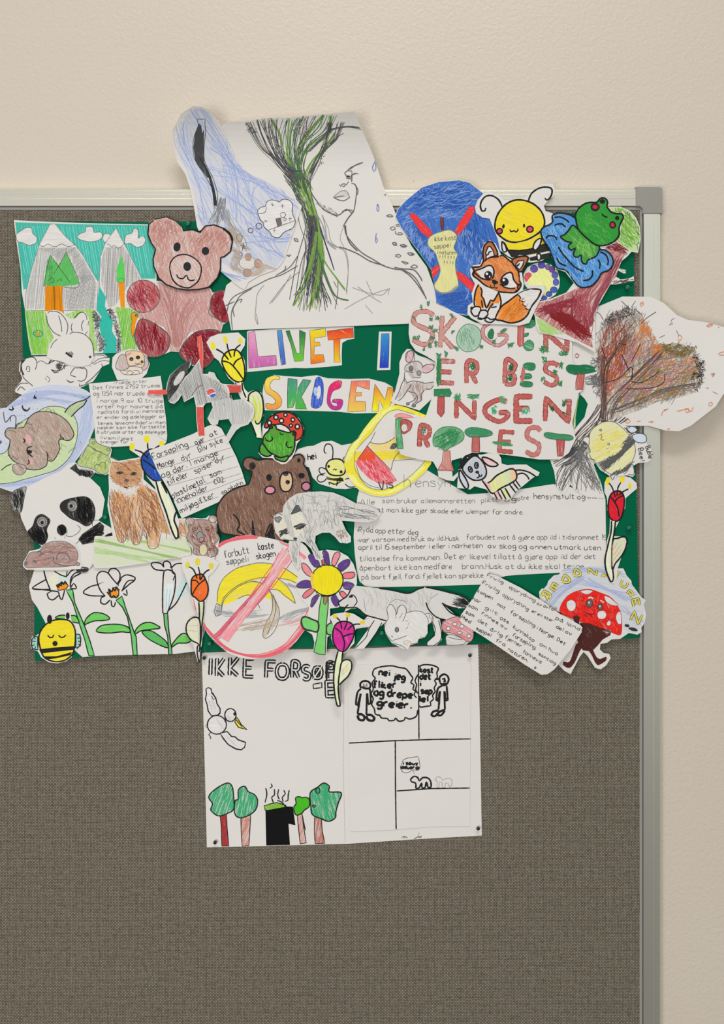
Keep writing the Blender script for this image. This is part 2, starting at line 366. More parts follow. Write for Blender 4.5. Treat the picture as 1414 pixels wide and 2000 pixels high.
things = {}
def flush(pc, root, partname, mat):
    P = pc.outline
    m = inside(P, hm_x, hm_y)
    LF = np.zeros(HM.shape)
    if pc.bend:
        t = ((hm_x-pc.bend[0])*math.cos(math.radians(pc.bend[2]))+(hm_y-pc.bend[1])*math.sin(math.radians(pc.bend[2])))/pc.bend[4]
        LF = pc.bend[3]*np.clip(t, 0, None)**2
    base = ((HM-LF)[m].max() if m.any() else HB) + 0.0005 + pc.lift
    top = base + 0.00018
    HM[m] = np.maximum(HM, top + RK*(pc.rank+2) + LF)[m]
    if pc.bend:
        bx, by, ang, bh, bl = pc.bend; ca, sa = math.cos(math.radians(ang)), math.sin(math.radians(ang))
        cuts = [i/10 for i in range(0, 19)]
        def lift(x, y):
            t = ((x-bx)*ca+(y-by)*sa)/bl
            if t <= 0: return 0.0
            k = int(t*10); f = t*10-k
            g0, g1 = (k/10)**2, ((k+1)/10)**2
            return bh*(g0+(g1-g0)*f)
    else: lift = lambda x, y: 0.0
    def emit(name, v, f, c, u, mt, par, z):
        me = bpy.data.meshes.new(name); me.from_pydata([(x, y, r) for x, y, r in v], [], f)
        if c:
            a = me.attributes.new('Col', 'FLOAT_COLOR', 'POINT'); a.data.foreach_set('color', np.array(c, 'f').ravel())
            a = me.attributes.new('huv', 'FLOAT_VECTOR', 'POINT'); a.data.foreach_set('vector', np.array(u, 'f').ravel())
        if pc.bend:
            bm_ = bmesh.new(); bm_.from_mesh(me)
            for q in cuts:
                bmesh.ops.bisect_plane(bm_, geom=bm_.verts[:]+bm_.edges[:]+bm_.faces[:], dist=1e-4, plane_co=(bx+ca*bl*q, by+sa*bl*q, 0), plane_no=(ca, sa, 0))
            bm_.to_mesh(me); bm_.free()
        n = len(me.vertices); co = np.empty(n*3, 'f'); me.vertices.foreach_get('co', co); co = co.reshape(-1, 3)
        out = np.empty((n, 3), 'f'); o0 = root.location
        for i, (x, y, r) in enumerate(co):
            q = W(x, y, z + RK*r + lift(x, y)); out[i] = (q[0]-o0[0], q[1]-o0[1], q[2]-o0[2])
        me.vertices.foreach_set('co', out.ravel()); me.materials.append(mt); me.update()
        o = bpy.data.objects.new(name, me); col.objects.link(o); o.parent = par
        return o
    # sheet: front, back and cut edge
    n = len(P); T = -0.00018/RK
    if root.location.length == 0:
        cx = sum(p[0] for p in P)/n; cy = sum(p[1] for p in P)/n; root.location = W(cx, cy, base)
    v = [(x, y, 0) for x, y in P]+[(x, y, T) for x, y in P]
    tri = tessellate_polygon([[Vector((x, y, 0)) for x, y in P]])
    f = [tuple(t) for t in tri]+[tuple(n+i for i in t[::-1]) for t in tri]+[(i, (i+1) % n, n+(i+1) % n, n+i) for i in range(n)]
    sheet = emit(partname, v, f, None, None, mat, root, top)
    for p in pc.parts.values():
        if p.v: emit(p.name, p.v, p.f, p.c, p.u, M_PIG, sheet if partname != 'paper_sheet' else root, top)
    return top

def run(data):
    ox = oy = 0.0; sc = 300/1414; pc = None; root = None; pname = 'paper_sheet'; mat = M_PAPER
    def pts(tk): 
        a = [float(t) for t in tk]; return [(ox+a[i]*sc, oy+a[i+1]*sc) for i in range(0, len(a)-1, 2)]
    def polys(tk):
        out, cur = [], []
        for t in tk:
            if t == '/': out.append(pts(cur)); cur = []
            else: cur.append(t)
        out.append(pts(cur)); return [q for q in out if q]
    for line in data.strip().split('\n'):
        line = line.strip()
        if not line or line[0] == '#': continue
        c, _, rest = line.partition(' '); tk = rest.split()
        if c == '@': ox, oy = float(tk[0]), float(tk[1]); sc = 300/1414
        elif c == '@1': ox, oy, sc = 0.0, 0.0, 1.0
        elif c in ('P', 'A'):
            if pc and pc.outline: flush(pc, root, pname, mat)
            f = rest.split('|'); pc = Piece(); pc.rng = random.Random(len(rest)*7+len(f[0])); mat = M_PAPER
            if c == 'P':
                root = bpy.data.objects.new(f[0], None); col.objects.link(root); things[f[0]] = root
                tag(root, f[2], f[1]); pname = 'paper_sheet'
                if len(f) > 3: tag(root, group=f[3])
            else: root = things[f[0]]; pname = f[1]
        elif c == 'mat': mat = globals()[tk[0]]
        elif c == 'O': pc.outline = (getattr(pc, 'outline') or []) + resample(pts(tk), True, 25)
        elif c == 'Os': pc.outline = smooth(pts(tk), True, 3)
        elif c in 'Nn': pc.start(tk[0], c == 'n')
        elif c == 'bend': a = [float(t) for t in tk]; pc.bend = (ox+a[0]*sc, oy+a[1]*sc, a[2], a[3]/1000, a[4]*sc)
        elif c == 'lift': pc.lift = float(tk[0])/1000
        elif c in ('F', 'G'):      # colour~cov angle pts
            P = pts(tk[2:]); pc.maybe_new(P); pc.fill(smooth(P, True) if c == 'G' else P, colour(tk[0], 0.8), float(tk[1]))
        elif c in ('B', 'b'):
            # filled shape with drawn outline: fill~cov angle ink width pts
            P = pts(tk[4:]); P = smooth(P, True) if c == 'B' else resample(P, True)
            pc.maybe_new(P)
            pc.fill(P, colour(tk[0], 0.8), float(tk[1])); pc.ribbon(P+P[:2], float(tk[3]), colour(tk[2]))
        elif c in ('D', 'E', 'C'):      # ellipses: D fill col ang cx cy rx ry rot ; E col w cx cy rx ry rot ; C fill ang ink w cx cy rx ry rot
            k = 4 if c == 'C' else 2
            a = [float(t) for t in tk[k:]] + [0]; r_ = math.radians(a[4])
            P = [(ox+sc*(a[0]+a[2]*math.cos(t)*math.cos(r_)-a[3]*math.sin(t)*math.sin(r_)), oy+sc*(a[1]+a[2]*math.cos(t)*math.sin(r_)+a[3]*math.sin(t)*math.cos(r_))) for t in [i*math.tau/20 for i in range(20)]]
            if c != 'E': pc.maybe_new(P)
            if c == 'D': pc.fill(P, colour(tk[0], 0.9), float(tk[1]))
            elif c == 'E': pc.ribbon(P+P[:2], float(tk[1]), colour(tk[0]))
            else: pc.fill(P, colour(tk[0], 0.8), float(tk[1])); pc.ribbon(P+P[:2], float(tk[3]), colour(tk[2]))
        elif c == 'S':
            for P in polys(tk[2:]): pc.ribbon(smooth(P, False), float(tk[1]), colour(tk[0]))
        elif c == 'K':
            for P in polys(tk[2:]): pc.ribbon(resample(P, False, 5), float(tk[1]), colour(tk[0]))
        elif c == 'H': pc.amp = 3; pc.hatch(pts(tk[4:]), colour(tk[0]), float(tk[1]), float(tk[2])*sc, float(tk[3]), 1.2); pc.rank += 3
        elif c == 'Q': pc.amp = min(7, int(tk[2])*.1+1); pc.scribble(pts(tk[6:]), colour(tk[0]), float(tk[1]), int(tk[2]), float(tk[3])*sc, float(tk[4]), float(tk[5])); pc.rank += pc.amp
        elif c == 'R':   # bundle of n near-parallel strokes: col w n spread0 spread1 pts
            P = pts(tk[5:]); s0, s1 = float(tk[3])*sc*1.5, float(tk[4])*sc*1.5; cc = colour(tk[0]); pc.rank += 1; pc.amp = min(7, int(tk[2])*.2+1)
            for _i in range(int(tk[2])):
                a, b = pc.rng.uniform(-1, 1), pc.rng.uniform(-1, 1); m = len(P)-1; e = m
                Q = []
                for i, (x, y) in enumerate(P):
                    t = i/m; sp = s0+(s1-s0)*t
                    Q.append((x+sp*(a*(1-t)+b*t)+pc.rng.uniform(-.28, .28)*sp, y+sp*.4*(b*(1-t)+a*t)))
                Q = smooth(Q, False, 5)
                ok = inside(pc.outline, np.array([q[0] for q in Q]), np.array([q[1] for q in Q])) if pc.outline else np.ones(len(Q), bool)
                run_ = []
                for q, k_ in zip(Q, ok):      # a stroke stops at the cut edge of its sheet
                    if k_: run_.append(q)
                    elif run_: break
                pc.ribbon(run_, float(tk[1])*pc.rng.uniform(.7, 1.2), cc, False)
            pc.rank += pc.amp
        elif c == 'T':   # col w capheight x y angle width text
            cc = colour(tk[0]); H = float(tk[2])*sc/10; x0, y0 = ox+float(tk[3])*sc, oy+float(tk[4])*sc
            a = math.radians(float(tk[5])); wd = float(tk[6])*sc; text = rest.split(' ', 7)[7]
            nat = sum(gw(ch) for ch in text)*H; kx = H if wd == 0 else H*wd/nat
            x = 0.0; pc.rank += 1; pc.amp = .9
            for ch in text:
                jx, jy, js = pc.rng.uniform(-.3, .3), pc.rng.uniform(-.5, .5), pc.rng.uniform(.9, 1.1)
                for s_ in glyph(ch):
                    Q = [((x+jx+gx)*kx, -(gy*js+jy)*H) for gx, gy in s_]
                    Q = [(x0+qx*math.cos(a)-qy*math.sin(a), y0+qx*math.sin(a)+qy*math.cos(a)) for qx, qy in Q]
                    pc.ribbon(smooth(Q, False, 1.6) if len(Q) > 2 else Q, float(tk[1]), cc, False)
                x += gw(ch)
        elif c == 'X':   # one big letter fitted to a box, ink col/width then inner col/width: col w col2 w2 x0 y0 x1 y1 [rot] char
            a = [float(t) for t in tk[4:-1]]; ch = tk[-1]; g_ = glyph(ch)
            mx = max(p[0] for s_ in g_ for p in s_) or 1; mn = min(p[0] for s_ in g_ for p in s_); rot = math.radians(a[4]) if len(a) > 4 else 0
            cx, cy = (a[0]+a[2])/2, (a[1]+a[3])/2
            for cc, ww in ((tk[0], float(tk[1])), (tk[2], float(tk[3]))):
                if ww <= 0: continue
                pc.rank += 1; pc.amp = .9
                for s_ in g_:
                    Q = []
                    for gx, gy in s_:
                        x = a[0]+(a[2]-a[0])*((gx-mn)/(mx-mn) if mx > mn else .5)-cx; y = a[3]-(a[3]-a[1])*gy/10-cy
                        Q.append((ox+sc*(cx+x*math.cos(rot)-y*math.sin(rot)), oy+sc*(cy+x*math.sin(rot)+y*math.cos(rot))))
                    smo = ch in 'SCGOØDPRBU'
                    Q = smooth(Q, False, 2) if smo else resample(Q, False, 3)
                    # square the ends by stretching half the width difference
                    e = -0.5*(float(tk[1])-ww)/2 if ww != float(tk[1]) else 0.0
                    pc.ribbon(Q, ww, colour(cc), False)
        else: raise ValueError(line[:60])
    flush(pc, root, pname, mat)

DATA = r'''
P green_card_backing|backing card|flat dark green card sheet covering the fabric behind all the drawings
mat M_GREEN
@1
O 29 431 300 434 640 428 900 426 1060 424 1120 415 1238 417 1238 600 1241 900 1249 1246 1000 1256 640 1264 400 1273 200 1282 68 1291 66 1060 45 690 37 500
P folded_poster_sheet|poster|large folded white poster with bold black outlined capitals, bird, trees and chimney
@1
O 394 1275 530 1269 680 1267 800 1263 934 1259 937 1400 941 1632 800 1640 680 1648 500 1653 404 1655 400 1500
N block_capitals
@ 380 1240
X 222 8.4 cfcac5 2.6 135 215 160 370 2 I
X 222 8.4 cfcac5 2.6 205 215 270 380 2 K
X 222 8.4 cfcac5 2.6 325 208 400 375 2 K
X 222 8.4 cfcac5 2.6 460 220 545 385 2 E
X 222 8.4 cfcac5 2.6 660 245 745 395 2 F
X 222 8.4 cfcac5 2.6 755 270 860 405 2 O
X 222 8.4 cfcac5 2.6 900 250 960 395 2 R
X 222 8.4 cfcac5 2.6 1000 285 1055 412 2 S
X 222 8.4 cfcac5 2.4 1095 295 1170 400 2 Ø
X 222 8.4 cfcac5 2.6 1225 262 1290 400 2 P
K 222 4 1215 420 1220 262 1275 255 / 1240 300 1265 290
K 222 2.5 1090 455 1170 440 1172 485 1095 495 1090 455
X 222 8.4 cfcac5 2.6 1215 430 1300 565 -2 E
N bird
b cfcac5~.9 0 222 2.4 105 500 125 485 150 495 160 535 195 580 205 630 235 680 235 715 210 740 155 745 125 700 115 640 100 595 110 540
K 222 1.8 150 540 170 535 190 580 175 600 155 560 / 215 740 238 722
S 999 .8 130 600 165 700 / 150 580 195 690
C cfcac5~.9 0 222 2.4 205 828 88 86
C cfcac5~.9 0 222 2.4 330 738 52 60
D 222~2 0 370 728 14 16
b dc4~.9 60 222 2.2 390 760 430 825 483 875 440 860 405 852 370 800
K 222 2 380 780 440 850 / 275 770 295 785 275 800 / 100 835 115 825 118 850 102 848 / 150 895 130 920 145 935 150 960
b cfcac5~.9 0 222 2.6 235 905 300 890 340 935 375 940 400 965 470 990 460 1035 430 1058 380 1050 310 1010 265 955
S 999 .8 200 770 270 870 / 300 740 340 800 / 290 930 380 1020
n tree
@ 380 1400
b 933~.9 88 222 1.6 232 890 292 880 300 1020 315 1190 250 1190 245 1000
B 396:396~.62 110 222 2.4 130 735 200 660 300 610 345 640 360 740 360 850 300 890 220 912 150 860 165 800
b b76~.6 110 222 1.8 425 900 518 880 510 1020 500 1185 438 1190 430 1050
B 396~.66 100 222 2.4 405 670 460 640 495 690 550 715 580 770 565 850 510 900 430 930 380 910 365 850 375 770 400 760
b b76~.5 110 222 1.8 945 905 990 895 1005 1020 1028 1160 972 1170
K 222 2 990 900 1020 1045
B 4a2~.95 80 222 2.2 930 745 965 735 990 745 1025 740 1055 760 1055 825 1010 860 985 890 935 905 915 860 915 825 935 800
b a65~.6 100 222 1.8 1105 920 1165 910 1175 1050 1198 1165 1110 1168 1103 1050
B 396~.68 75 222 2.6 1065 700 1130 650 1190 610 1240 640 1240 690 1350 700 1320 800 1300 880 1295 930 1235 962 1170 940 1085 900 1070 820
E 222 2 1135 680 18 26
E 222 2 1098 822 14 10
N chimney
b 7a3~.8 20 222 2 640 820 700 800 760 790 840 815 850 850 700 865 650 860
F 111~2 0 652 862 850 825 905 828 928 998 865 985 878 1180 660 1185
S 222 2.4 760 770 800 785 840 830 / 655 655 665 715 648 790 / 705 615 715 640 692 658 / 735 665 735 720 710 740 725 790 / 775 665 765 720 780 760 / 820 675 835 710 808 740 815 785 / 872 675 862 720 858 770 832 780
N fold_crease
K b5b0aa 1 1372 -1400 1376 -500 1370 500 1385 1150
N pencil_doodle
@ 660 1400
S 444 1.3 585 1110 610 1100 640 1115 / 600 1120 620 1105 / 700 1125 740 1105 770 1110 / 735 1090 755 1115 770 1095 / 745 1070 748 1080
P comic_sheet|comic drawing|white comic sheet of ruled panels with two stick people and speech clouds
@ 660 1240
O 95 300 90 270 600 275 1225 262 1220 700 1215 1600 1215 1762 860 1765 500 1795 115 1810 105 1200 98 700
N panel_lines
K 222 2.6 740 275 746 960 / 100 996 500 975 900 962 1222 958 / 528 978 530 1400 536 1790 / 540 1437 860 1415 1215 1410
N stick_people
S 222 4.2 210 490 205 450 235 425 275 428 300 455 290 490 250 492 215 480
K 222 2.4 235 450 240 465 / 262 448 266 462 / 228 472 275 470
S 222 4 215 495 180 530 165 640 180 648 205 560 210 540 180 730 / 290 490 300 540 300 630 280 640 268 540 262 740
S 222 5 180 735 215 730 245 755 235 785 195 780 180 740 / 262 740 300 735 335 765 320 790 275 780 262 745
S 222 4 940 440 935 395 965 365 1000 370 1020 405 1005 450 965 465 940 440
K 222 5 960 410 980 400 985 430 970 430 / 955 455 1010 450 / 900 405 940 408
S 222 4 960 470 920 495 905 600 918 610 940 520 925 690 / 1000 465 1005 520 1010 600 995 605 980 520 985 690
S 222 4.5 925 695 880 705 860 735 890 750 925 715 925 695 / 985 690 940 705 915 735 950 740 985 695
N speech_clouds
S 222 3 370 300 330 320 320 370 345 400 315 440 325 500 305 540 325 590 310 640 335 680 345 730 385 740 400 765 455 770 470 790 520 785 530 765 560 795 610 785 620 760 660 775 720 750 735 690 / 370 300 420 290 500 285 560 300 620 310 650 340 670 370 690 400 670 440 700 460 690 500 715 520 700 550 725 580
S 222 3 745 290 790 275 830 275 870 280 900 290 925 310 910 350 915 390 890 420 905 450 885 490 895 520 870 560 880 590 850 620 855 650 800 660 760 665 745 650 / 740 360 710 420 725 460 715 500 735 540
T 222 4.4 62 375 370 4 110 nei
T 222 4.4 62 515 405 8 110 jeg
T 222 4.4 62 325 490 0 220 fliker
T 222 4.6 66 330 560 4 365 og drepe
T 222 4.6 66 360 655 4 330 greier.
T 222 4.2 50 755 345 2 130 kast
T 222 4.2 56 755 410 0 110 det
T 222 4 50 752 472 0 30 i
T 222 4.4 54 765 540 0 110 søp
T 222 4.4 54 748 615 0 90 lel
N small_animals
@ 660 1400
S 222 1 590 430 575 470 600 510 640 515 690 490 740 490 755 450 735 370 690 375 640 380 600 400 590 430 / 690 495 705 525
T 222 3.6 28 598 440 0 145 i sauy
T 222 3.6 28 585 475 2 165 oduerip
S 222 3.4 665 580 700 548 735 560 750 590 780 560 830 565 855 600 855 650 830 650 815 600 800 655 775 655 770 610 750 650 720 660 715 610 680 600 665 580
S 777 .9 892 580 920 550 950 565 965 585 1000 565 1045 575 1048 620 1030 650 1015 615 990 610 985 650 960 650 958 605 935 600 930 650 910 645 915 600 892 580
P daffodil_drawing|flower drawing|white sheet with three black outlined flowers on green leafy stems
@ 40 1040
O 240 850 155 690 105 620 78 500 125 350 130 200 700 200 1414 100 1700 150 1700 900 1640 1090 1420 1118 900 1130 690 1137 570 1147
N flower
F eda~.35 20 240 440 330 360 440 400 450 500 300 520
F a9cfc8~.4 0 360 390 440 390 445 450 330 480
S 222 2.6 215 350 235 430 275 530 / 240 430 110 515 270 525 / 110 518 220 528 350 545 / 245 560 260 605 300 620 350 580 / 248 560 290 538 / 350 545 360 590 380 620 400 560 405 530 / 455 520 490 470 515 515 465 515 / 310 355 370 390 430 410 / 430 355 420 410 / 430 400 470 350 505 340 / 455 500 480 420 555 375 510 370 465 420 460 490
b d82~.9 60 222 2 330 485 365 470 378 452 395 465 412 450 425 468 440 490 420 520 350 535
S 222 3 330 485 355 505 350 475 375 490 378 455 398 480 410 448 425 480
N flower
S 222 2.6 905 490 850 430 800 370 740 360 705 400 710 470 740 540 780 585 / 725 478 640 500 578 550 640 580 775 585 / 805 380 830 335 880 335 915 380 910 440 890 470 / 915 425 975 390 1055 415 1040 450 1010 470 930 540 / 900 475 930 425 / 935 535 985 450 1055 440 / 945 560 980 580 975 525 / 780 585 745 600 740 645 780 660 825 620 / 835 625 840 675 860 685 875 640
S 444 1 640 500 765 458
b d82~.9 60 222 2 795 550 845 545 860 510 885 500 905 530 905 570 880 600 830 595
S 222 3 795 550 830 570 810 520 845 545 850 505 870 540 885 500 900 535 910 520 / 825 575 840 600 860 580 880 602 905 575
N flower
F cde5e6~.4 95 1320 470 1400 470 1410 560 1340 740
F 9cccd0~.35 110 1440 560 1480 430 1600 420 1560 540 1430 640
S 222 2.6 1310 745 1308 600 1315 400 1330 350 1370 345 1420 380 1425 480 1405 600 1350 745 / 1320 350 1240 340 1205 300 1220 275 1290 285 1320 320 / 1320 320 1315 280 1345 262 1380 285 1385 330 / 1385 330 1430 290 1490 285 / 1395 330 1400 370 1425 385 / 1360 720 1440 640 1530 460 / 1405 440 1420 400
S 7ab 1 1340 720 1350 520 / 1360 700 1380 520
n stem
b 6b6~.85 80 222 2.2 420 530 480 525 500 650 590 860 640 1000 680 1133 628 1133 590 980 545 850 480 640
b 6b6~.85 80 222 2.2 880 625 935 585 970 700 1050 930 1065 960 1075 1128 1038 1130 1020 960 985 780 940 690
b 6a6~.85 80 222 2.2 1318 745 1355 745 1365 900 1390 1060 1395 1120 1365 1122 1355 960 1325 850
n leaf
B 6b5~.85 10 222 2.4 590 855 600 800 660 745 720 738 790 760 822 795 770 810 680 815 610 840
B 6b5~.85 10 222 2.2 320 785 370 762 470 765 510 770 540 830 470 820 440 790 380 795
B 6b5~.85 0 222 2.4 697 905 740 860 830 845 930 850 1000 880 1005 920 930 915 830 925 740 922
B 6b5~.85 0 222 2.4 1055 935 1065 890 1120 840 1190 828 1250 850 1285 880 1200 892 1110 905
B 5a5~.85 30 222 2.2 1120 915 1200 905 1290 960 1345 1010 1360 1060 1290 1040 1180 980
B 6b5~.85 -30 222 2.4 1395 1055 1410 1010 1490 930 1560 950 1600 970 1540 1015 1450 1020
P mountain_drawing|landscape drawing|felt-pen drawing of two snowy mountains, teal sky and orange-trunked trees
@ 0 400
O 128 140 300 150 560 160 900 172 1360 180 1430 185 1441 680 1420 1000 1400 1345 900 1368 600 1378 290 1385 270 1300 245 1130 228 960 200 800 190 600 150 330
N sky
F 4a9~.93 75 140 160 560 175 1360 190 1425 195 1430 680 1300 680 1150 700 900 700 215 780 195 600
H 7cb 1.2 26 80 190 190 1400 200 1400 640 220 640
n cloud
B cfcac4~1 0 555 1 150 270 200 235 240 210 290 215 300 265 340 300 330 350 270 372 210 350 160 335 150 300
B cfcac4~1 0 555 1 708 295 750 260 785 250 790 210 830 200 860 215 865 255 920 250 945 285 910 325 830 340 750 325
B cfcac4~1 0 555 1 945 310 960 270 1000 265 1020 290 1000 330 960 345
B cfcac4~1 0 555 1 1148 330 1160 280 1215 260 1230 220 1265 225 1275 270 1270 310 1310 285 1340 320 1320 370 1260 390 1200 355 1155 360
n mountain
b cfcac4~1 0 777 1 460 180 505 175 600 290 700 380 760 460 850 620 905 710 900 800 890 970 230 975 240 800 300 560 360 370
b cfcac4~1 0 777 1 1070 215 1110 300 1150 370 1200 470 1250 570 1310 690 1310 960 940 1000 915 700 925 480 965 360 1020 280
H 9a9a98 .9 7 95 350 385 560 400 690 385 760 470 880 700 890 760 880 960 240 960 250 800 310 540
H 8c8a88 .9 9 110 700 650 850 640 890 720 860 960 620 980 600 780 760 740
H 8c8a88 .9 9 140 640 430 700 400 870 680 760 740
H 8c8a88 .9 10 150 330 400 700 385 680 420 560 520 440 440
H 8c8a88 .9 7 93 970 390 1140 385 1210 500 1300 690 1170 760 1060 930 1000 950 930 700 940 480
S 444 .9 360 370 400 385 440 360 480 380 520 385 565 360 630 385 700 360 / 985 360 1010 370 1030 390 1050 370 1080 400 1110 390 1150 350
n fir_tree
F 5a5~.85 100 460 460 540 560 610 440 690 620 730 730 560 755 400 745 425 590
Q 4a7a50 1 40 60 95 15 410 540 480 480 500 730 410 730
S 333 .9 460 460 400 755 / 460 460 650 720 / 610 440 495 640 / 610 440 730 735 590 760 / 440 700 480 670 500 710 460 720 / 520 710 560 680 570 710
F d81~.92 88 415 750 570 745 575 900 590 1010 415 975
H a61 .9 9 90 415 750 570 745 575 900 585 1000 420 975
K 752 2 497 745 500 975
F 5b5~.85 92 1120 460 1145 560 1150 710 1075 710 1070 600
F d81~.92 90 1090 710 1145 710 1150 980 1115 990
S 555 .8 1090 690 1115 675 1140 690 1140 715 1090 715 1088 690
N meadow
F 8b4~.62 85 235 975 400 975 430 1000 600 1010 700 975 860 955 860 1130 900 1340 700 1370 290 1378 250 1130
F 8b4~.62 85 1060 940 1200 950 1300 1000 1400 1000 1390 1340 1120 1345 1110 1130
H 5a3 1.2 12 80 240 980 400 980 420 1370 295 1375 250 1130
H 5a3 1.3 14 100 1070 950 1200 960 1390 1000 1380 1335 1125 1340
N stream
F 3a9~.95 80 915 750 975 850 965 930 990 990 1040 1060 1030 1160 1075 1240 1070 1365 945 1368 970 1290 930 1200 910 1100 935 1030 890 970 900 850
n rock
F 777~.6 45 850 975 890 990 930 1050 900 1120 920 1200 965 1240 960 1310 920 1360 905 1200 870 1080
F 777~.6 45 985 960 1030 960 1080 1080 1105 1200 1115 1355 1075 1360 1085 1220 1045 1100 1040 1030
Q 333 1 110 34 40 180 845 975 890 985 935 1040 910 1120 925 1210 970 1250 965 1320 920 1365 880 1210 860 1080
Q 333 1 110 34 40 180 980 955 1035 955 1085 1080 1110 1200 1115 1355 1075 1360 1080 1220 1040 1100
N orange_bird
B e81~.9 80 555 1 1205 1010 1235 990 1260 1000 1270 1050 1280 1090 1240 1170 1220 1220 1205 1130 1215 1070
D 462 0 1250 1018 12 10
N meadow_flower
E 387 1.4 350 1185 44 30
E 387 1 325 1185 16 14
E 387 1 372 1190 16 18
D d81 0 350 1188 15 14
P teddy_bear_cutout|bear cut-out|big pale pink teddy bear cut-out with thick black head outline and dark red paws
@ 240 400
O 155 990 95 975 45 920 33 840 60 750 130 700 200 688 280 700 330 700 800 760 830 810 880 790 930 788 1010 850 1020 1000 960 1085 925 1100 905 1170 920 1200 900 1300 840 1400 740 1500 640 1480 560 1420 520 1355 440 1350 330 1400 200 1395 130 1330 108 1200 115 1100
N body
F b98880~.62 70 160 990 330 880 340 780 320 710 400 730 790 760 820 820 810 950 860 1030 920 1090 900 1160 800 1140 640 1160 540 1260 515 1350 430 1345 440 1240 380 1130 260 1070 150 1050
R a6746c 1 26 80 30 380 760 430 950 490 1300
R a6746c 1 24 90 30 640 900 560 1050 510 1300
Q b88 1 130 120 70 25 350 780 780 800 800 960 860 1060 620 1130 500 1300 420 1130 300 1060 340 900
S 555 1.2 155 990 140 1040 / 800 760 830 810 / 925 1100 905 1170 / 800 940 790 990 810 1020 870 1050
n paw
C b05a5c~.72 60 555 1.4 188 842 152 150
Q 823 1.1 110 90 60 40 80 800 180 710 300 760 320 850 260 950 140 960 60 900
B 9a4648~.72 80 555 2.2 150 1065 220 1060 330 1120 420 1200 430 1290 380 1370 300 1400 200 1385 140 1310 110 1200
Q 712 1.1 130 110 80 25 160 1090 300 1120 400 1210 390 1340 220 1370 130 1260
B 8c2f34~.85 80 555 2 930 790 860 800 815 860 805 950 840 1020 900 1070 960 1080 1000 1000 1010 880 980 810
Q 612 1.1 90 70 80 60 830 860 930 800 1000 900 950 1060 860 1020
B 8c2f34~.8 60 555 2.4 880 1160 780 1150 680 1170 600 1230 530 1330 525 1380 570 1430 650 1470 760 1490 850 1390 910 1280 910 1200
Q 612 1.2 150 90 50 50 860 1180 680 1190 560 1320 640 1450 770 1460 880 1300
P dog_cutout|dog cut-out|small round cut-out of a floppy-eared puppy in brown and pink pencil
@ 0 660
O 1035 180 1070 145 1190 100 1290 115 1350 160 1380 240 1350 330 1300 375 1080 390 1030 270
n ear
B b4a09a~.6 80 555 1.2 1130 150 1090 180 1065 270 1110 300 1150 290 1190 260 1170 180
B b4a09a~.6 80 555 1.2 1300 150 1350 180 1370 240 1330 300 1290 250 1290 190
N head
B d8b48c~.6 80 555 1.2 1160 130 1230 118 1310 135 1330 200 1320 260 1260 280 1190 260 1165 190
D b98 0 1185 150 30 14 -30
D 333 0 1210 195 20 18
D 333 0 1270 180 20 18
D 444 0 1308 220 14 14
S 444 1.2 1190 260 1250 250 1310 240 / 1240 230 1265 240 1290 225
N body
B d3bfa6~.5 30 666 1.2 1110 300 1170 300 1190 265 1300 275 1310 320 1260 335 1180 340 1130 330
S 555 1.2 1165 330 1190 300 1230 320 1200 340 / 1230 300 1270 300 1290 330
P portrait_drawing|portrait drawing|large sheet with a pencilled faceless woman whose hair is a green and black tree
@ 320 190
O 500 300 560 240 640 222 760 222 900 195 1150 185 1760 130 1800 250 1900 470 1950 600 2020 820 2090 960 2130 1060 2210 1230 2280 1370 2420 1560 2500 1780 2510 1900 2560 2050 2470 2075 1500 2115 1100 2125 620 2145 590 2000 545 1860 575 1730 640 1680 760 1500 760 1000 620 600
bend 800 700 -90 26 560
N hair_branches
@ 560 190
R 7a9a4a 2.6 3 8 30 -170 160 -60 350 -20 560 180 780 210 850
R 6f9244 2.2 3 20 20 430 170 390 340 200 480 140 640 150 780
R 6f9244 2.2 3 14 20 330 160 150 380 100 500 100 640
R 6f9244 2.4 3 10 20 440 330 350 470 230 600 170 740
R 6f9244 2.2 3 12 16 30 200 10 400 10 540 60 680 150 790
R 4c4c4a 1.1 16 60 18 -320 200 -200 450 -80 600 60 760 220 900
R 4c4c4a 1.1 12 50 18 -200 160 -150 400 -50 600 60 700 180 850
R 335 1 6 50 15 -20 180 -60 400 0 600 100 700 180 800
R 4a6a46 1.1 14 60 20 80 170 30 300 40 500 80 650 180 820
R 4c4c4a 1 12 70 20 200 180 150 360 120 500 130 650 190 820
R 4a6a46 1.2 9 50 15 400 160 330 300 190 430 120 620 150 770
R 4c4c4a 1.1 8 22 14 500 230 440 380 330 500 260 640 180 800
R 555 1 7 16 10 690 290 560 270 410 300 300 400 200 500
R 4c4c4a 1.1 6 16 10 400 230 350 420 290 550 210 700
S 5a5958 1.2 -120 350 -80 430 60 600 / -90 360 -160 400 -120 470 40 640 140 690 / -20 650 60 740 / 525 330 460 370 400 430 / 515 230 490 290 455 365
S 335 1.2 0 660 60 680 150 675 / 340 60 340 65
Q 444 1 50 40 45 90 380 240 410 240 405 330 380 300
Q 555 1 34 36 45 90 -200 220 -100 250 -60 400 -100 500 -180 330
Q 555 1 40 40 60 90 -380 230 -300 260 -280 330 -350 320
Q 555 1 34 34 80 90 60 210 180 230 200 330 110 420 50 300
Q 444 1.2 30 30 60 90 320 440 380 430 340 600 290 640
N hair_trunk
R 4c4c4a 1.1 24 60 60 60 740 150 950 220 1180 260 1400 200 1750
R 4a6a46 1.2 18 56 30 120 760 190 950 260 1200 300 1500 250 1850
R 7f9e48 1.8 4 50 28 170 780 220 950 290 1200 330 1500 250 1950
R 7f9e48 1.8 3 30 20 160 860 250 1100 300 1400 300 1700 200 1950
@ 420 400
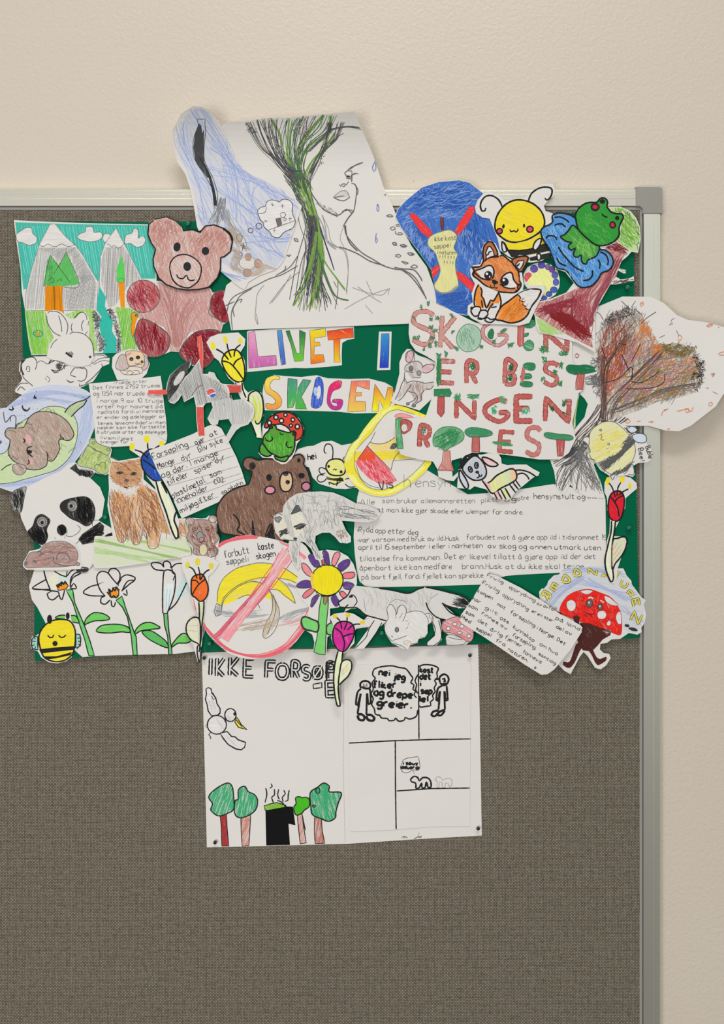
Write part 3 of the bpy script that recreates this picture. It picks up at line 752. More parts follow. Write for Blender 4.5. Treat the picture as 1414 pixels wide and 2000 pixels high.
R 4c4c4a 1.2 22 26 110 880 100 910 300 900 560 880 930
R 4c4c4a 1.2 12 24 80 900 100 900 400 930 650 1010 900
R 335 1.3 5 10 50 900 200 880 450 870 700 800 850
R 335 1.3 2 6 6 960 200 1010 350 1060 480 1100 600
R 6f9244 1.9 4 10 26 930 250 880 550 800 800 740 930
R 6f9244 1.9 3 10 16 950 250 960 600 900 900
R 6f9244 1.9 3 6 12 960 350 1010 520 1120 680 1195 780
R 4a6a46 1.7 3 6 8 940 400 1000 600 1080 800 1140 860 1220 880
S 5a5958 1.4 1130 700 1130 790 1120 870 1105 960 / 1090 700 1120 760 / 820 260 850 300 890 290
S 5a5958 1.3 920 320 860 400 830 440 / 925 340 880 410 835 440
N face_lines
@ 560 190
S 5a5958 1.8 215 760 220 860 280 960 350 1040 470 1085 550 1030 610 1060 640 900 635 810 595 790 / 470 1100 330 1030 / 650 900 655 850 630 810 / 545 1040 510 1050 580 1035 610 1050 605 1070
S 5a5958 2.4 600 1070 560 1120 520 1190 / 540 1180 550 1260 580 1340 650 1414
Q 777 .8 60 26 45 20 260 950 480 1060 440 1090 340 1040 270 980
n eye
S 5a5958 1.6 530 700 560 675 600 680 / 535 700 560 735 600 725 / 545 740 570 750 605 735 / 600 680 600 770 / 590 720 640 700 660 705 / 600 715 630 695 / 580 665 640 620 705 598 / 560 670 600 640 700 600 / 590 750 600 780
D 333 0 565 728 16 10
N nose
S 5a5958 1.6 485 800 495 820 510 800 540 795 530 820 510 820 / 545 810 570 775
N mouth
S 5a5958 1.6 430 918 490 870 520 862 550 865 580 920 / 430 918 480 915 540 905 580 915 / 430 918 480 945 530 950 580 920
F 999~.3 20 430 918 490 870 520 862 550 865 580 920 520 905
N raindrop
S 56a 1.4 818 580 790 640 800 680 820 660 818 600 / 835 980 830 1040 845 1050 848 1010 835 980 / 825 1250 815 1320 825 1342 835 1320 825 1290
S 5a5958 1.4 915 890 895 895 915 905 / 65 1300 90 1300 108 1328 85 1325 65 1300
N leaf_shapes
S 5a5958 1.5 915 1090 950 1080 980 1095 940 1100 915 1090 / 1000 1175 1030 1170 1035 1185 1005 1185 / 950 1205 980 1190 1000 1210 970 1222 950 1205 / 1000 1230 1000 1250 1030 1265 1070 1260 1050 1245 1020 1250 / 975 1340 1000 1335 1015 1362 985 1355 975 1340 / 1040 1360 1080 1355 1105 1365 1070 1380 1040 1360 / 1110 1300 1140 1305
@ 660 400
S 5a5958 1.5 500 350 530 345 525 375 500 355 / 570 370 605 365 635 380 600 390 570 370 / 635 445 670 440 705 455 670 465 640 445 / 525 465 555 455 580 470 555 485 545 470 525 480 / 585 520 650 535 625 545 585 520 / 668 572 700 552 735 568 710 582 668 572 / 655 465 690 455
D 666 0 605 380 14 6
D 666 0 685 452 14 5
N shoulder_lines
S 5a5958 2 60 190 75 270 130 350 220 440 320 500 420 560 520 590 610 605 700 660 760 750 815 870 / 0 390 60 400 180 450 300 520 430 560 / 590 600 660 650 730 730 800 840 / 520 575 600 590 700 600 760 670 775 705
S 888 .9 60 180 20 300 50 380 85 470 95 600 75 800 / 130 760 250 800 400 830 470 770 460 830 / 60 960 200 880 350 810 480 770 / 180 750 300 840 400 900 / 260 700 330 850 / 250 920 320 1000
@ 420 400
S 5a5958 1.5 110 980 130 900 180 840 280 790 400 730 500 680 620 640 760 560 / 90 930 180 890 / 160 1150 150 1000 190 900 240 830 340 770 / 180 1030 165 960 210 880 250 870 230 900 / 620 620 700 560 760 470 / 650 560 640 600 560 650 / 660 465 700 460 680 475 660 465 / 725 310 750 310 765 335 740 335 725 310
S 777 .9 450 740 390 820 375 950 370 1040 395 1100 380 1000 / 780 610 650 720 500 910 / 700 640 600 800 520 900 / 1150 380 1200 450 1225 600 1210 820
R 888 .8 5 20 20 960 100 1010 200 1040 330 1140 400
P blue_background_drawing|sky drawing|pale blue pencilled sheet with dark flask shape and thought bubble over the portrait
@ 320 190
O 270 80 350 88 420 120 470 185 545 290 590 400 650 530 760 680 900 760 1110 850 1200 920 1270 1000 1270 1010 1110 1490 1060 1560 1020 1590 880 1640 780 1700 745 1770 700 1750 520 1600 440 1500 350 1300 305 1190 275 1000 240 830 200 710 120 590 80 400 72 320 160 150
bend 800 700 -90 26 560
N blue_shading
F a3adc8~.38 60 200 170 300 100 420 140 520 280 580 400 640 540 750 690 1100 860 1240 1010 1100 1480 1040 1560 760 1680 500 1500 360 1280 300 1000 220 700 150 560 110 400
R 8f9dc6 1.0 8 45 90 140 240 200 480 340 750 470 1100
R 8f9dc6 1.0 9 60 90 300 110 500 420 640 700 740 1120
R 8f9dc6 1.0 13 180 135 600 700 900 780 1150 950 1240 1020
R 8f9dc6 1.0 14 225 165 700 760 780 950 1000 1200 1180 1290
R 8f9dc6 1.0 8 90 60 540 420 640 600 760 800
R 8f9dc6 1.0 7 60 60 280 1000 350 1120 420 1200
R 8f9dc6 1.0 8 90 45 820 1290 1000 1310 1230 1290
R 8f9dc6 1.0 9 120 90 760 1100 900 1350 1080 1480
R 8f9dc6 1.0 8 45 45 400 1500 520 1600 700 1680
N flask_shape
K 444 1.2 305 200 380 200 378 260 / 305 200 318 260
S 333 1.2 318 260 280 360 268 460 290 580 380 720 460 880 480 1000 / 378 260 385 300 370 480 380 600 450 740 495 900 480 1000
F 444~1.0 80 322 240 345 260 352 330 370 290 368 470 372 600 440 740 400 740 330 640 290 580 272 460 285 350
R 333 1.4 14 6 12 330 560 400 680 450 830 480 1000
K 555 1.2 460 1020 568 1018 560 1000 / 465 1020 468 990
R 777 1 20 20 60 540 930 520 1020 500 1170 
R 888 .9 12 20 40 560 1030 600 1150 680 1260
N small_bear
S 776 1 650 1260 720 1270 760 1350 750 1414 / 600 1220 640 1300
R a98 1 20 24 40 600 1200 680 1330 740 1400
@ 420 400
D ab9686~.7 30 225 302 24 34
E 666 1.2 225 302 26 36
E 555 1.2 215 458 36 32
S 444 1.2 205 445 230 445 215 470 235 470 / 230 375 275 380 250 395 280 400 / 265 350 250 420
R a98 1 16 30 30 170 400 220 450 180 560 220 620
R b7a38f 1 24 30 30 350 500 430 560 380 620 300 640
C cac4bc~1 0 777 1 300 535 78 60
D a98574~.75 30 305 480 26 32
D a98574~.75 30 395 542 32 38
D a98574~.75 30 295 625 36 34
E 876 1.2 305 480 28 34
E 876 1.2 395 542 34 40
E 876 1.2 295 625 38 36
R b9a58f 1 14 30 20 430 560 560 590 660 600
N thought_bubble
@ 320 190
B d2cdc9~1 0 444 1.4 870 1080 865 1040 900 1010 935 1005 945 965 990 945 1040 955 1065 965 1090 940 1150 945 1185 990 1180 1060 1200 1110 1210 1140 1190 1200 1110 1240 1060 1290 1000 1280 975 1240 920 1190 920 1160 890 1130
K 444 1.2 970 1220 1210 1135
b 666~.9 90 444 1.2 1030 1120 1075 1110 1085 1170 1048 1190
S 444 1.2 1070 1070 1110 1060 1120 1090 1090 1110 1070 1080 / 1100 1110 1130 1120 1110 1140 1095 1120 / 875 1070 930 1060 945 1010
K 444 1.3 985 985 1015 995 / 995 970 1005 1005 / 1075 1000 1110 1000 / 1090 985 1095 1025 / 930 1130 950 1150 / 925 1150 950 1135 / 1145 1120 1180 1115 / 1160 1100 1160 1140 / 1005 1225 1035 1225 / 1018 1205 1015 1245
E 444 1.3 875 1185 28 27
E 444 1.3 798 1225 23 22
A teddy_bear_cutout|head
@ 240 400
O 300 410 250 340 228 240 240 160 290 130 400 112 470 140 540 200 552 240 640 228 715 250 760 195 840 185 920 215 985 270 1010 340 990 440 940 475 900 480 900 580 880 660 800 745 720 775 600 785 500 770 400 730 330 670 290 590 275 500
N face
F b98c82~.62 75 300 410 250 340 228 240 240 160 290 130 400 112 470 140 540 200 552 240 640 228 715 250 760 195 840 185 920 215 985 270 1010 340 990 440 940 475 900 480 900 580 880 660 800 745 720 775 600 785 500 770 400 730 330 670 290 590 275 500
Q a87066 1 160 80 125 12 740 220 900 220 980 330 960 430 700 420 600 240
Q a87066 1 120 90 80 60 260 180 420 130 520 230 300 390
Q b0796e 1 160 90 110 20 300 420 560 260 880 480 820 720 600 770 330 640
Q cbb8ae 1 60 80 60 30 300 500 500 400 820 520 700 700 450 700
K 222 2.8 300 405 262 355 230 270 238 180 285 140 / 552 240 640 228 715 255 720 240 760 195 840 185 920 215 985 270 1008 340 990 430 935 475 900 485 898 590 872 670 790 760 700 778 600 785 500 772 400 735 330 675 285 570 278 500 302 405
K 333 1.8 285 135 400 112 480 145 545 205
S 222 4.5 920 215 985 270 1008 330 / 700 250 720 240
N muzzle
F bb9186~.5 60 430 590 450 520 500 470 560 460 640 480 710 540 720 620 680 710 600 765 520 740 450 670
S 222 2.6 430 590 440 530 480 480 545 458 620 470 700 530 722 600 700 690 650 740 600 765 520 745 460 690 430 590
n eye
D 2b2b2b~2 0 498 388 33 42 10
D 2b2b2b~2 0 760 425 34 38
N nose
D 2b2b2b~2 0 592 568 36 42
K 222 2.6 580 600 600 605
N mouth
S 222 2.6 495 640 510 670 550 680 580 650 / 570 655 590 650 600 685 630 698 662 690
P livet_label|word label|white paper strip with rainbow-coloured capital letters LIVET
@ 470 620
O 58 130 80 122 330 105 600 95 900 88 1042 84 1046 195 980 208 935 235 930 330 932 440 800 455 600 468 500 465 300 480 60 503 60 300
N letter_l
b d890b0:b5549a~.8 88 555 1 68 140 130 125 160 360 325 350 335 440 75 468
N letter_i
b 58b:35a~.85 88 446 1 335 120 378 115 400 300 415 430 375 440 355 300
N letter_v
b 264:6b3~.85 80 444 1 415 125 450 120 515 330 545 330 540 115 597 140 575 400 495 405 465 260
N letter_e
b dc2:e62~.9 60 555 1 635 120 780 102 785 175 680 190 680 230 725 228 735 262 680 265 675 345 760 340 775 410 645 430 645 280
N letter_t
b c32:e62~.85 30 555 1 795 125 1035 95 1040 185 925 195 915 200 855 205 805 210
b e52:db2~.9 88 555 1 855 200 915 195 910 320 916 412 860 412 860 300
P letter_label|word label|small tall white label with one blue capital letter I
@ 470 620
O 1273 130 1390 130 1378 484 1255 487
N letter_i
b 38b:23a~.9 88 446 1 1295 150 1368 148 1365 320 1360 462 1280 465 1290 300
P skogen_label|word label|white wavy-edged strip with rainbow-coloured capital letters SKOGEN
@ 470 620
O 200 700 212 620 240 560 310 528 400 540 560 548 700 532 800 560 1000 566 1180 562 1330 600 1400 640 1414 740 1420 860 1250 880 1050 884 900 868 600 858 400 856 222 855
N letter_s
B ec5:f83~.85 60 555 1 218 620 240 560 310 535 362 550 360 570 300 575 270 620 280 660 340 700 378 760 365 820 310 848 240 838 235 790 300 800 320 770 290 730 240 700 222 660
N letter_k
b 487:4a3~.8 95 444 1 435 560 520 570 520 660 575 570 650 580 560 730 610 845 505 840 510 760 480 830 430 835 430 700
N letter_o
B 35b:35b~.8 90 446 1 675 640 690 570 720 545 755 590 762 680 750 790 710 835 655 825 650 760
D d0cbc4~1 0 718 690 20 62 5
D 7ad~.5 90 690 680 18 40
N letter_g
B d25:a38~.85 70 555 1 930 590 880 585 820 630 798 720 800 800 850 850 920 840 938 760 850 755 840 780 885 790 890 815 850 810 825 760 850 680 915 650
N letter_e
b e65:eb4~.8 80 555 1 1020 585 1190 582 1185 665 1070 630 1055 690 1115 690 1112 722 1060 725 1055 770 1150 775 1150 860 985 868 1000 720
N letter_n
b e61:ed2~.85 90 555 1 1235 610 1330 760 1355 640 1405 650 1395 770 1360 830 1320 850 1280 760 1265 865 1208 862
P animal_face_drawing|animal drawing|pencil drawing of a round-eared animal face with one dark lashed eye
@ 0 660
O 175 300 180 230 240 185 320 170 620 165 880 150 960 150 1010 185 1005 240 945 262 880 370 850 410 760 450 600 520 400 600 140 500 140 460 190 405 205 370
N face_lines
S 444 1.6 190 320 195 250 240 190 310 180 340 230 325 290 / 200 300 220 370 300 440 / 240 300 250 260 270 265 270 310 250 310 / 140 470 190 420 260 420 / 160 490 190 450 230 480 / 460 130 460 170 / 290 170 380 160 620 175
S 333 3 215 200 195 240 200 300 220 340 / 230 200 205 230
S 555 1.3 340 230 380 210 440 240 480 200 520 210 / 430 350 460 380 440 410 / 415 365 430 395 / 610 385 640 410 670 405 / 290 430 300 450
n eye
S 333 1.8 450 230 480 195 540 180 600 200 640 240 / 470 290 510 305 570 290 600 240 / 440 240 560 190 680 230 
D 444~.8 0 545 265 24 28
Q 444 1.2 26 50 120 60 490 250 600 200 610 270 520 300
Q 444 1.2 20 60 20 20 450 200 600 185 640 230 500 210
K 333 1.8 470 290 500 320 540 315
N mouth
S 444 1.6 690 270 660 310 650 340 700 360 / 690 275 780 280 800 320 785 380 740 400 715 390 / 620 390 650 408 680 400 / 735 420 730 445 860 405 / 785 420 850 370 940 270 930 240
N whisker
S 555 1.2 860 160 940 160 1000 180 / 850 235 920 190 1010 180 / 860 245 940 210 1010 215 / 820 250 850 220 / 640 180 680 240
S a66 1 600 210 640 240 / 830 230 860 240 / 820 250 840 265
P rabbit_head_cutout|rabbit cut-out|white rabbit head cut-out with pointed ears in front of the mountain drawing
@ 0 400
O 425 1000 450 975 500 968 560 980 610 1020 650 1050 700 1040 750 985 790 985 820 1040 825 1150 820 1220 855 1290 872 1400 830 1470 760 1490 650 1480 560 1440 470 1425 430 1400 450 1300 495 1220 450 1130
n ear
S 444 1.5 430 1020 440 1090 490 1170 560 1210 / 440 1000 460 980 540 990 600 1050 625 1120 610 1195 / 540 1020 560 1090 570 1170 / 680 1050 720 1000 765 990 795 1020 800 1060 / 665 1090 655 1130 665 1170 / 770 1060 750 1110 760 1160 / 815 1070 810 1110 / 805 1165 785 1195
N head
S 444 1.5 640 1190 680 1172 760 1185 810 1220 850 1280 865 1400 / 530 1235 490 1270 465 1320 / 735 1495 755 1505 775 1495
n eye
K 333 5 605 1360 640 1385 665 1400
K 333 2 630 1355 670 1385 / 650 1350 675 1375
K 444 6 820 1405 840 1395
P sleeping_bear_oval|bear drawing|sleeping brown bear on a pale green leaf drawn on a blue pointed oval
@ 0 660
O -60 750 0 650 60 640 180 540 300 460 440 432 560 430 700 445 790 480 860 530 905 600 900 700 870 830 820 920 800 1000 700 1130 560 1270 430 1340 320 1370 200 1390 110 1418 0 1380 -60 1370
N sky_shading
F b3bacd~.55 35 0 650 60 640 180 540 300 460 440 432 560 430 700 445 790 480 860 530 905 600 900 700 870 830 800 1000 700 1130 560 1270 430 1340 200 1390 110 1410 0 1380 -60 1370 -60 760
R a3acc8 1.4 22 30 40 230 540 500 500 820 560
R a3acc8 1.4 16 40 30 120 620 400 560 640 600
R a8b1ca 1.3 26 40 40 820 560 780 850 600 1150
R a8b1ca 1.3 20 25 25 10 1360 250 1330 480 1270 650 1120
n leaf
B b9c99a~.8 20 555 1.4 -60 1100 60 1040 150 820 320 700 420 640 520 630 600 650 680 720 715 820 700 960 640 1100 520 1210 380 1260 230 1300 90 1335 -60 1320
F a5b585~.7 -50 600 690 640 620 740 590 800 565 740 640 660 730
S 333 2.4 595 690 630 640 700 595 780 570 835 530 / 655 725 720 660 770 620 800 570
S 453 2.2 10 1220 60 1180 110 1160
S 555 1 425 680 430 655 460 655 470 680 / 470 670 490 655 505 690 / 630 1070 635 1050 680 1010
N bear_figure
B a58f80~.72 60 333 1.8 45 870 75 830 140 830 220 820 240 780 280 720 350 680 450 680 540 710 620 770 670 850 680 890 660 930 620 945 570 935 540 950 550 1020 520 1090 480 1135 440 1130 430 1170 390 1200 320 1215 230 1200 170 1160 110 1120 75 1060 85 1000 90 940 55 910
Q 8d7566 1 170 70 60 40 100 900 300 720 600 780 640 920 500 1090 300 1180 120 1080
Q bca595 1 90 70 60 40 130 860 420 700 620 880 400 1150 150 1090
B a58f80~.72 60 555 1.2 120 1170 115 1210 140 1250 200 1260 240 1220 235 1180 180 1160
S 333 2.2 550 885 560 910 590 930 / 430 1050 440 1090 435 1130 / 540 950 560 920 
S 555 1.3 235 790 260 785 280 800 300 790 / 70 1090 85 1070 100 1110 130 1085 150 1120 175 1100
S 555 1 45 880 80 850 130 860 150 870 / 180 1170 200 1200 230 1200
N face
D d09c9c~.8 30 262 930 26 46 -20
D d09c9c~.8 30 285 1140 20 28 -20
S 222 2.6 215 925 230 950 215 968 / 260 1120 270 1150 250 1168
S 222 2.4 295 1000 255 1010 250 1050 280 1080 300 1095 / 275 1050 298 1035
D 222 0 272 1048 22 16 20
N stars_and_moon
S 222 2.8 320 525 315 550 335 560 / 305 555 335 545 / 80 655 110 665 120 660 125 645 / 115 630 118 655
S 333 2.6 205 620 215 660 250 672 275 640 / 205 620 210 650 245 665
K 222 2.4 202 568 206 568 / 330 492 334 492 / 320 602 323 602 / 305 658 308 658 / 345 652 348 652 / 200 712 203 712 / 225 714 228 714 / 180 712 183 712 / 158 718 161 718 / 60 972 64 972 / 2 945 12 955 0 975
S 444 1.6 30 680 50 775 100 720 / 95 770 100 720 145 725 140 840 / 140 840 160 790 210 780
P threatened_species_note|handwritten note|square white note of crowded pencil text beneath the puppy cut-out
@ 160 660
O 62 420 300 400 725 350 740 450 755 600 775 750 785 900 780 950 600 985 300 1003 130 1000 115 800 90 600
N handwriting
T 555 1 32 285 428 -3 320 Truede arter
T 555 1.1 34 105 475 -2 625 Det finnes 2752 truede
T 555 1.1 40 105 530 0 640 og 1354 nær truede arter
T 555 1.1 38 135 595 0 620 i norge.9 av 10 truge
T 555 1.1 36 140 648 0 615 arter har havnet på
T 555 1.1 36 150 698 -1 620 rødlista fordi vi mennesk
T 555 1.1 34 140 748 -1 630 er ender og ødelegger ar
T 555 1.1 34 145 802 -1 630 tenes leveområder.vi men
T 555 1.1 32 145 842 -1 630 nesker kan ikke fortsette
T 555 1.1 32 135 880 0 640 å utrydde arter og ødelegge
T 555 1.1 32 170 930 3 310 livsmiljøet
T 555 1.1 28 170 970 0 260 trenger for
P panda_cutout|panda cut-out|large white panda head cut-out with charcoal eye patches and ears
@ 0 860
O 240 440 225 430 150 450 105 500 95 570 120 640 185 665 195 720 240 820 260 850 300 920 400 985 400 1180 560 1180 830 1180 870 1140 870 990 1040 860 1030 810 905 735 940 700 965 545 920 430 830 345 860 320 880 290 730 230 690 200 640 210 560 280 400 350
n ear
B 3a3836~.62 80 555 1.2 240 430 225 520 195 660 150 660 115 620 98 560 115 480 170 445
F 3a3836~.68 40 640 260 700 210 720 270 850 280 870 310 830 340 730 325 690 290
Q 222 1.4 90 50 80 20 110 540 170 460 220 450 195 640 130 620
Q 222 1.4 70 50 60 30 650 260 850 290 830 330 740 320
n eye_patch
B 2b2a29~.82 80 333 1.2 555 590 600 550 700 525 790 520 845 560 875 640 860 740 800 790 720 750 650 720 600 680 560 640
B 2b2a29~.82 70 333 1.2 255 840 300 790 330 710 385 680 450 720 460 750 430 820 440 890 400 958 330 940 280 890
Q 111 1.6 130 70 80 15 720 540 840 570 850 730 780 770 710 700
Q 111 1.6 110 60 60 20 270 850 350 820 430 850 400 940 320 930
n eye
C 8a8683~.8 30 333 1.4 665 605 48 52
E 444 1 655 605 30 36
D 222~2 0 655 605 16 18
C 8a8683~.8 30 333 1.4 388 752 50 50
E 444 1 388 752 32 32
D 222~2 0 388 758 15 16
N nose
D 2b2a29~.85 80 568 825 46 50
Q 111 1.4 50 40 60 30 530 800 590 780 610 850 560 870
S 555 1.1 610 880 660 885 720 850 740 810 710 780 / 620 830 610 880 / 600 870 595 910 / 500 895 520 915 / 690 960 740 915
n paw
F 2b2a29~.8 -25 720 910 760 860 920 750 960 790 950 840 960 860 860 940 760 960
Q 111 1.5 80 60 150 20 740 900 900 770 950 840 800 950
B 222~1.2 -30 333 1 960 890 990 865 1040 850 1030 885 990 903
S 555 1 905 735 855 740 850 790 / 870 1120 830 1180
B 2b2a29~.7 0 555 1 700 1180 750 1165 810 1175 800 1210 720 1215
P small_frog_cutout|frog cut-out|pale green pencilled frog cut-out beside the brown cat's head
@ 0 660
O 710 1150 740 1090 800 1000 830 925 870 925 900 960 960 985 1015 1000 1030 1030 1015 1100 1100 1140 1080 1160 1020 1200 1000 1250 970 1262 900 1250 830 1210 720 1200
N frog_figure
B a3b36a~.75 50 666 1.4 715 1140 760 1080 800 1000 825 970 825 935 865 930 900 970 960 995 1010 1010 1018 1040 1000 1080 1015 1130 1010 1190 990 1240 950 1255 900 1240 860 1210 780 1190 730 1180
Q c0cb8a 1.2 80 70 40 20 740 1120 840 1000 1000 1060 1000 1200 800 1180
Q 8a9c55 1.2 60 60 120 20 740 1120 840 1000 1000 1060 1000 1200 800 1180
S 665 1.3 800 985 900 1040 1000 1090 / 850 1015 880 1040 940 1050 / 880 1210 870 1180 900 1165 930 1180 / 910 1180 930 1150 970 1150 970 1210
E 665 1.2 860 967 14 12
E 665 1.2 995 1025 14 12
K 777 1 1015 1090 1095 1130
N frog_figure
P orange_cat_drawing|cat drawing|orange and brown scribbled sitting cat cut-out standing on pale green grass
@ 180 860
O 150 330 155 250 180 180 240 190 440 155 470 220 475 360 600 470 700 640 780 720 860 715 880 880 870 960 920 1060 700 1095 500 1130 180 1175 30 1178 5 1130 20 890 35 880 190 890 170 760 140 600 155 450
N grass
F bfc8a0~.5 25 20 895 200 880 540 900 800 890 900 940 915 1050 500 1125 40 1170 12 1120
R 8fae6a 2 6 20 20 40 920 400 1000 800 1090
R 9fb87c 2 6 20 20 440 930 700 980 910 1030
R a8bf88 2 8 60 60 30 1000 300 1060 600 1110
N cat_body
F c9986a~.55 80 190 470 260 480 380 500 440 400 560 460 660 560 760 730 880 740 890 870 760 860 630 850 610 980 520 985 500 850 460 830 440 950 370 945 350 800 310 870 290 930 240 920 200 780 165 600
Q 94684a 1.2 190 120 75 20 190 480 300 500 440 900 390 940 300 860 260 930 200 780 165 600
Q c08a5c 1.4 160 110 70 20 190 500 440 420 600 500 640 760 600 960 460 820 380 900 250 850
Q 8a5a3a 1.1 180 130 60 25 400 500 520 420 660 560 760 740 880 800 880 860 620 850 480 800
Q 6e4a3a 1 60 120 80 30 210 560 600 560 620 900 240 900
Q bb8d62 1.4 60 150 15 15 640 760 880 760 890 870 650 860
S 654 1.1 165 480 160 600 200 780 240 920 290 935 320 870 300 760 / 350 790 370 940 430 950 460 840 / 500 850 520 985 600 980 630 860 / 470 700 480 870 500 900
N cat_head
F bd9168~.7 60 165 250 185 190 240 210 330 195 440 165 465 230 460 330 420 410 340 450 270 430 190 380 160 310
Q 9a5f3d 1.1 120 110 20 30 175 250 240 200 440 170 455 320 400 410 250 420 170 320
Q b98f6a 1.2 90 90 60 30 175 250 240 200 440 170 455 320 400 410 250 420 170 320
Q d1cbc2 1.4 60 60 40 60 230 440 420 420 390 500 350 520 270 490
n eye
D 4f4a3a~1.2 20 255 300 34 14
D 333 0 250 300 12 12
D 4f4a3a~1.2 20 380 308 30 16 -10
D 333 0 380 308 12 13
N nose
D 665047~1.2 20 318 370 22 14
S 433 1.3 318 385 320 420 / 285 425 320 432 350 420 / 290 435 340 440
P mouse_cutout|mouse cut-out|brown pencilled mouse cut-out lying at the foot of the panda
@ 0 860
O 212 1160 215 1120 240 1080 270 1020 360 1000 400 960 480 915 560 895 640 915 700 960 735 1030 735 1110 760 1150 740 1185 560 1195 350 1195 240 1190
N mouse_body
B a08078~.72 15 666 1.3 225 1135 260 1060 290 1030 360 1020 400 970 470 935 570 928 640 950 700 1000 720 1060 705 1120 680 1150 560 1165 400 1168 270 1175 235 1165
Q 87665e 1.1 130 80 165 20 380 1000 560 940 700 1030 690 1130 400 1150 300 1100
Q ac8d84 1.1 60 60 165 20 280 1050 500 960 690 1060 600 1140 300 1150
S 555 1.6 520 1100 530 1050 570 1035 620 1050 645 1100 / 500 1075 490 1110 530 1140 620 1155 700 1150 / 345 1035 350 1020 375 1025 380 1055 350 1065 / 440 1095 500 1075
C a08078~.8 0 666 1.2 718 1140 18 16
n mouse_face
D 6d6866~1.2 0 320 1115 22 14 20
D 6d6866~1.2 0 238 1130 16 20
D c44~.6 0 355 1132 16 8
P blue_tulip_cutout|tulip cut-out|blue tulip cut-out with yellow stamen tips and a pale stem over the cat
@ 160 660
O 437 980 480 950 560 905 620 890 700 905 780 955 740 1000 660 1060 720 1200 735 1330 790 1420 850 1560 900 1700 870 1800 860 1860 830 1850 780 1700 730 1560 670 1370 600 1280 550 1180 540 1100 500 1070 440 1030
N petals
B 23489a~.92 75 222 3 655 1025 600 1040 560 1080 545 1130 560 1200 600 1260 660 1310 730 1320 735 1250 700 1180 680 1100
S 222 3 560 1120 620 1160 680 1210 / 620 1060 600 1100
N stamen
D d9cc2a 60 462 1000 24 34
D d9cc2a 60 597 932 28 34
D d9cc2a 60 733 970 24 24
S 222 3 485 1030 520 1040 560 1060 610 1110 / 605 965 605 1000 615 1050 / 715 990 670 1020 640 1050
n stem
@ 180 860
F d5d8b8~.9 80 590 380 640 375 690 500 740 620 790 880 780 910 750 870 700 720 640 540
S 222 3.4 588 380 620 500 680 660 730 820 770 905 790 895 785 820 755 740 760 700 775 655 / 635 380 660 430 690 490
P yellow_tulip_cutout|tulip cut-out|yellow tulip cut-out with curved pale leaf beneath the grey goat
@ 300 620
O 485 230 520 180 600 150 780 138 845 200 838 260 800 320 840 400 850 500 820 580 830 650 870 690 920 670 990 690 1015 780 1015 900 985 980 998 1110 950 1105 900 980 880 900 830 800 790 720 740 600 690 560 640 470 600 400 560 370
N petals
B e0d030~.92 75 222 3.2 630 390 660 330 720 298 780 310 815 370 838 470 835 560 800 595 740 580 680 520 640 450
S 222 3 635 400 700 420 760 480 825 570 / 730 450 760 400 810 370
N stamen
D d9cc2a~.8 60 548 262 24 38 -10
D d9cc2a~.8 60 660 205 22 36 -10
D d9cc2a~.8 60 797 215 22 28
S 222 3 575 290 640 330 690 390 / 675 240 690 310 715 370 / 800 250 755 290 740 360
n stem
F d9dcbc~.9 80 790 595 820 600 850 700 880 760 900 820 960 960 995 1110 955 1105 900 960 850 780
S 222 3 750 600 775 640 / 815 600 820 660 850 740 / 895 960 945 1090 / 870 760 850 780
n leaf
B c6cf9a~.45 85 222 3 875 770 880 710 920 680 960 680 1000 740 1010 860 990 950 950 980 920 900
R c3cc4c 2 5 20 20 930 720 960 830 940 960
P littering_note|handwritten note|ruled white note of slanted black handwriting leaning above the dark brown bear
@ 180 860
O 520 95 700 30 930 -60 1060 -130 1120 -150 1190 -110 1260 20 1330 160 1380 290 1414 400 1414 430 1160 570 825 720 700 450 600 280
N ruled_lines
K 777 .9 565 180 1240 -55 / 610 268 1290 65 / 640 345 1310 140 / 690 425 1340 240 / 740 495 1370 305 / 785 580 1400 340
K 777 .9 800 650 1160 520
N handwriting
T 222 1.5 58 565 176 -21 350 Forsøpling
T 222 1.5 58 955 48 -22 100 gjør
T 222 1.5 48 1085 -28 -22 90 at
T 222 1.5 56 610 266 -22 170 Mange
T 222 1.5 56 825 192 -22 110 dyr
T 222 1.5 56 985 112 -24 250 bliv syke
T 222 1.5 54 645 345 -22 570 og dør. I mange
T 222 1.5 56 700 418 -24 210 tilfeller
T 222 1.5 54 950 310 -26 320 spiser dyr
T 222 1.5 56 745 538 -27 350 plast/metal,
T 222 1.5 54 1090 348 -22 120 som
T 222 1.5 54 785 580 -24 320 inneholder
T 222 1.5 48 1130 405 -18 110 CO2,
T 222 1.5 54 815 672 -26 360 miljøgifter
T 222 1.4 42 1200 500 -27 220 og nikotin
P goat_cutout|goat cut-out|grey shaded leaping animal cut-out with red crossed bars and round sticker
@ 300 620
O 400 180 437 165 450 230 458 330 455 520 500 520 510 498 560 510 580 560 605 580 615 610 680 615 810 622 800 685 700 695 695 740 715 780 740 760 830 750 900 790 930 850 920 920 870 985 800 1010 760 1040 720 1100 680 1165 650 1130 690 1050 720 990 690 935 600 945 590 985 545 990 520 975 495 930 545 830 530 780 480 790 460 820 460 950 475 1085 410 1090 395 950 390 820 372 730 280 780 260 710 230 760 190 795 150 785 130 720 115 690 0 712 -52 705 -52 668 115 665 125 600 150 530 250 440 330 385 350 385 345 430 290 550 340 500 410 400 425 380 405 260
n red_bar
F d8544a~.9 88 400 180 437 168 445 230 455 320 455 520 440 470 410 300
F d8544a~.9 0 -50 670 120 665 118 710 -50 705
F cc4f48~.85 88 395 822 460 825 458 940 470 1085 415 1090 400 950
F c44a44~.85 10 670 622 805 625 800 690 700 695 690 650
N grey_body
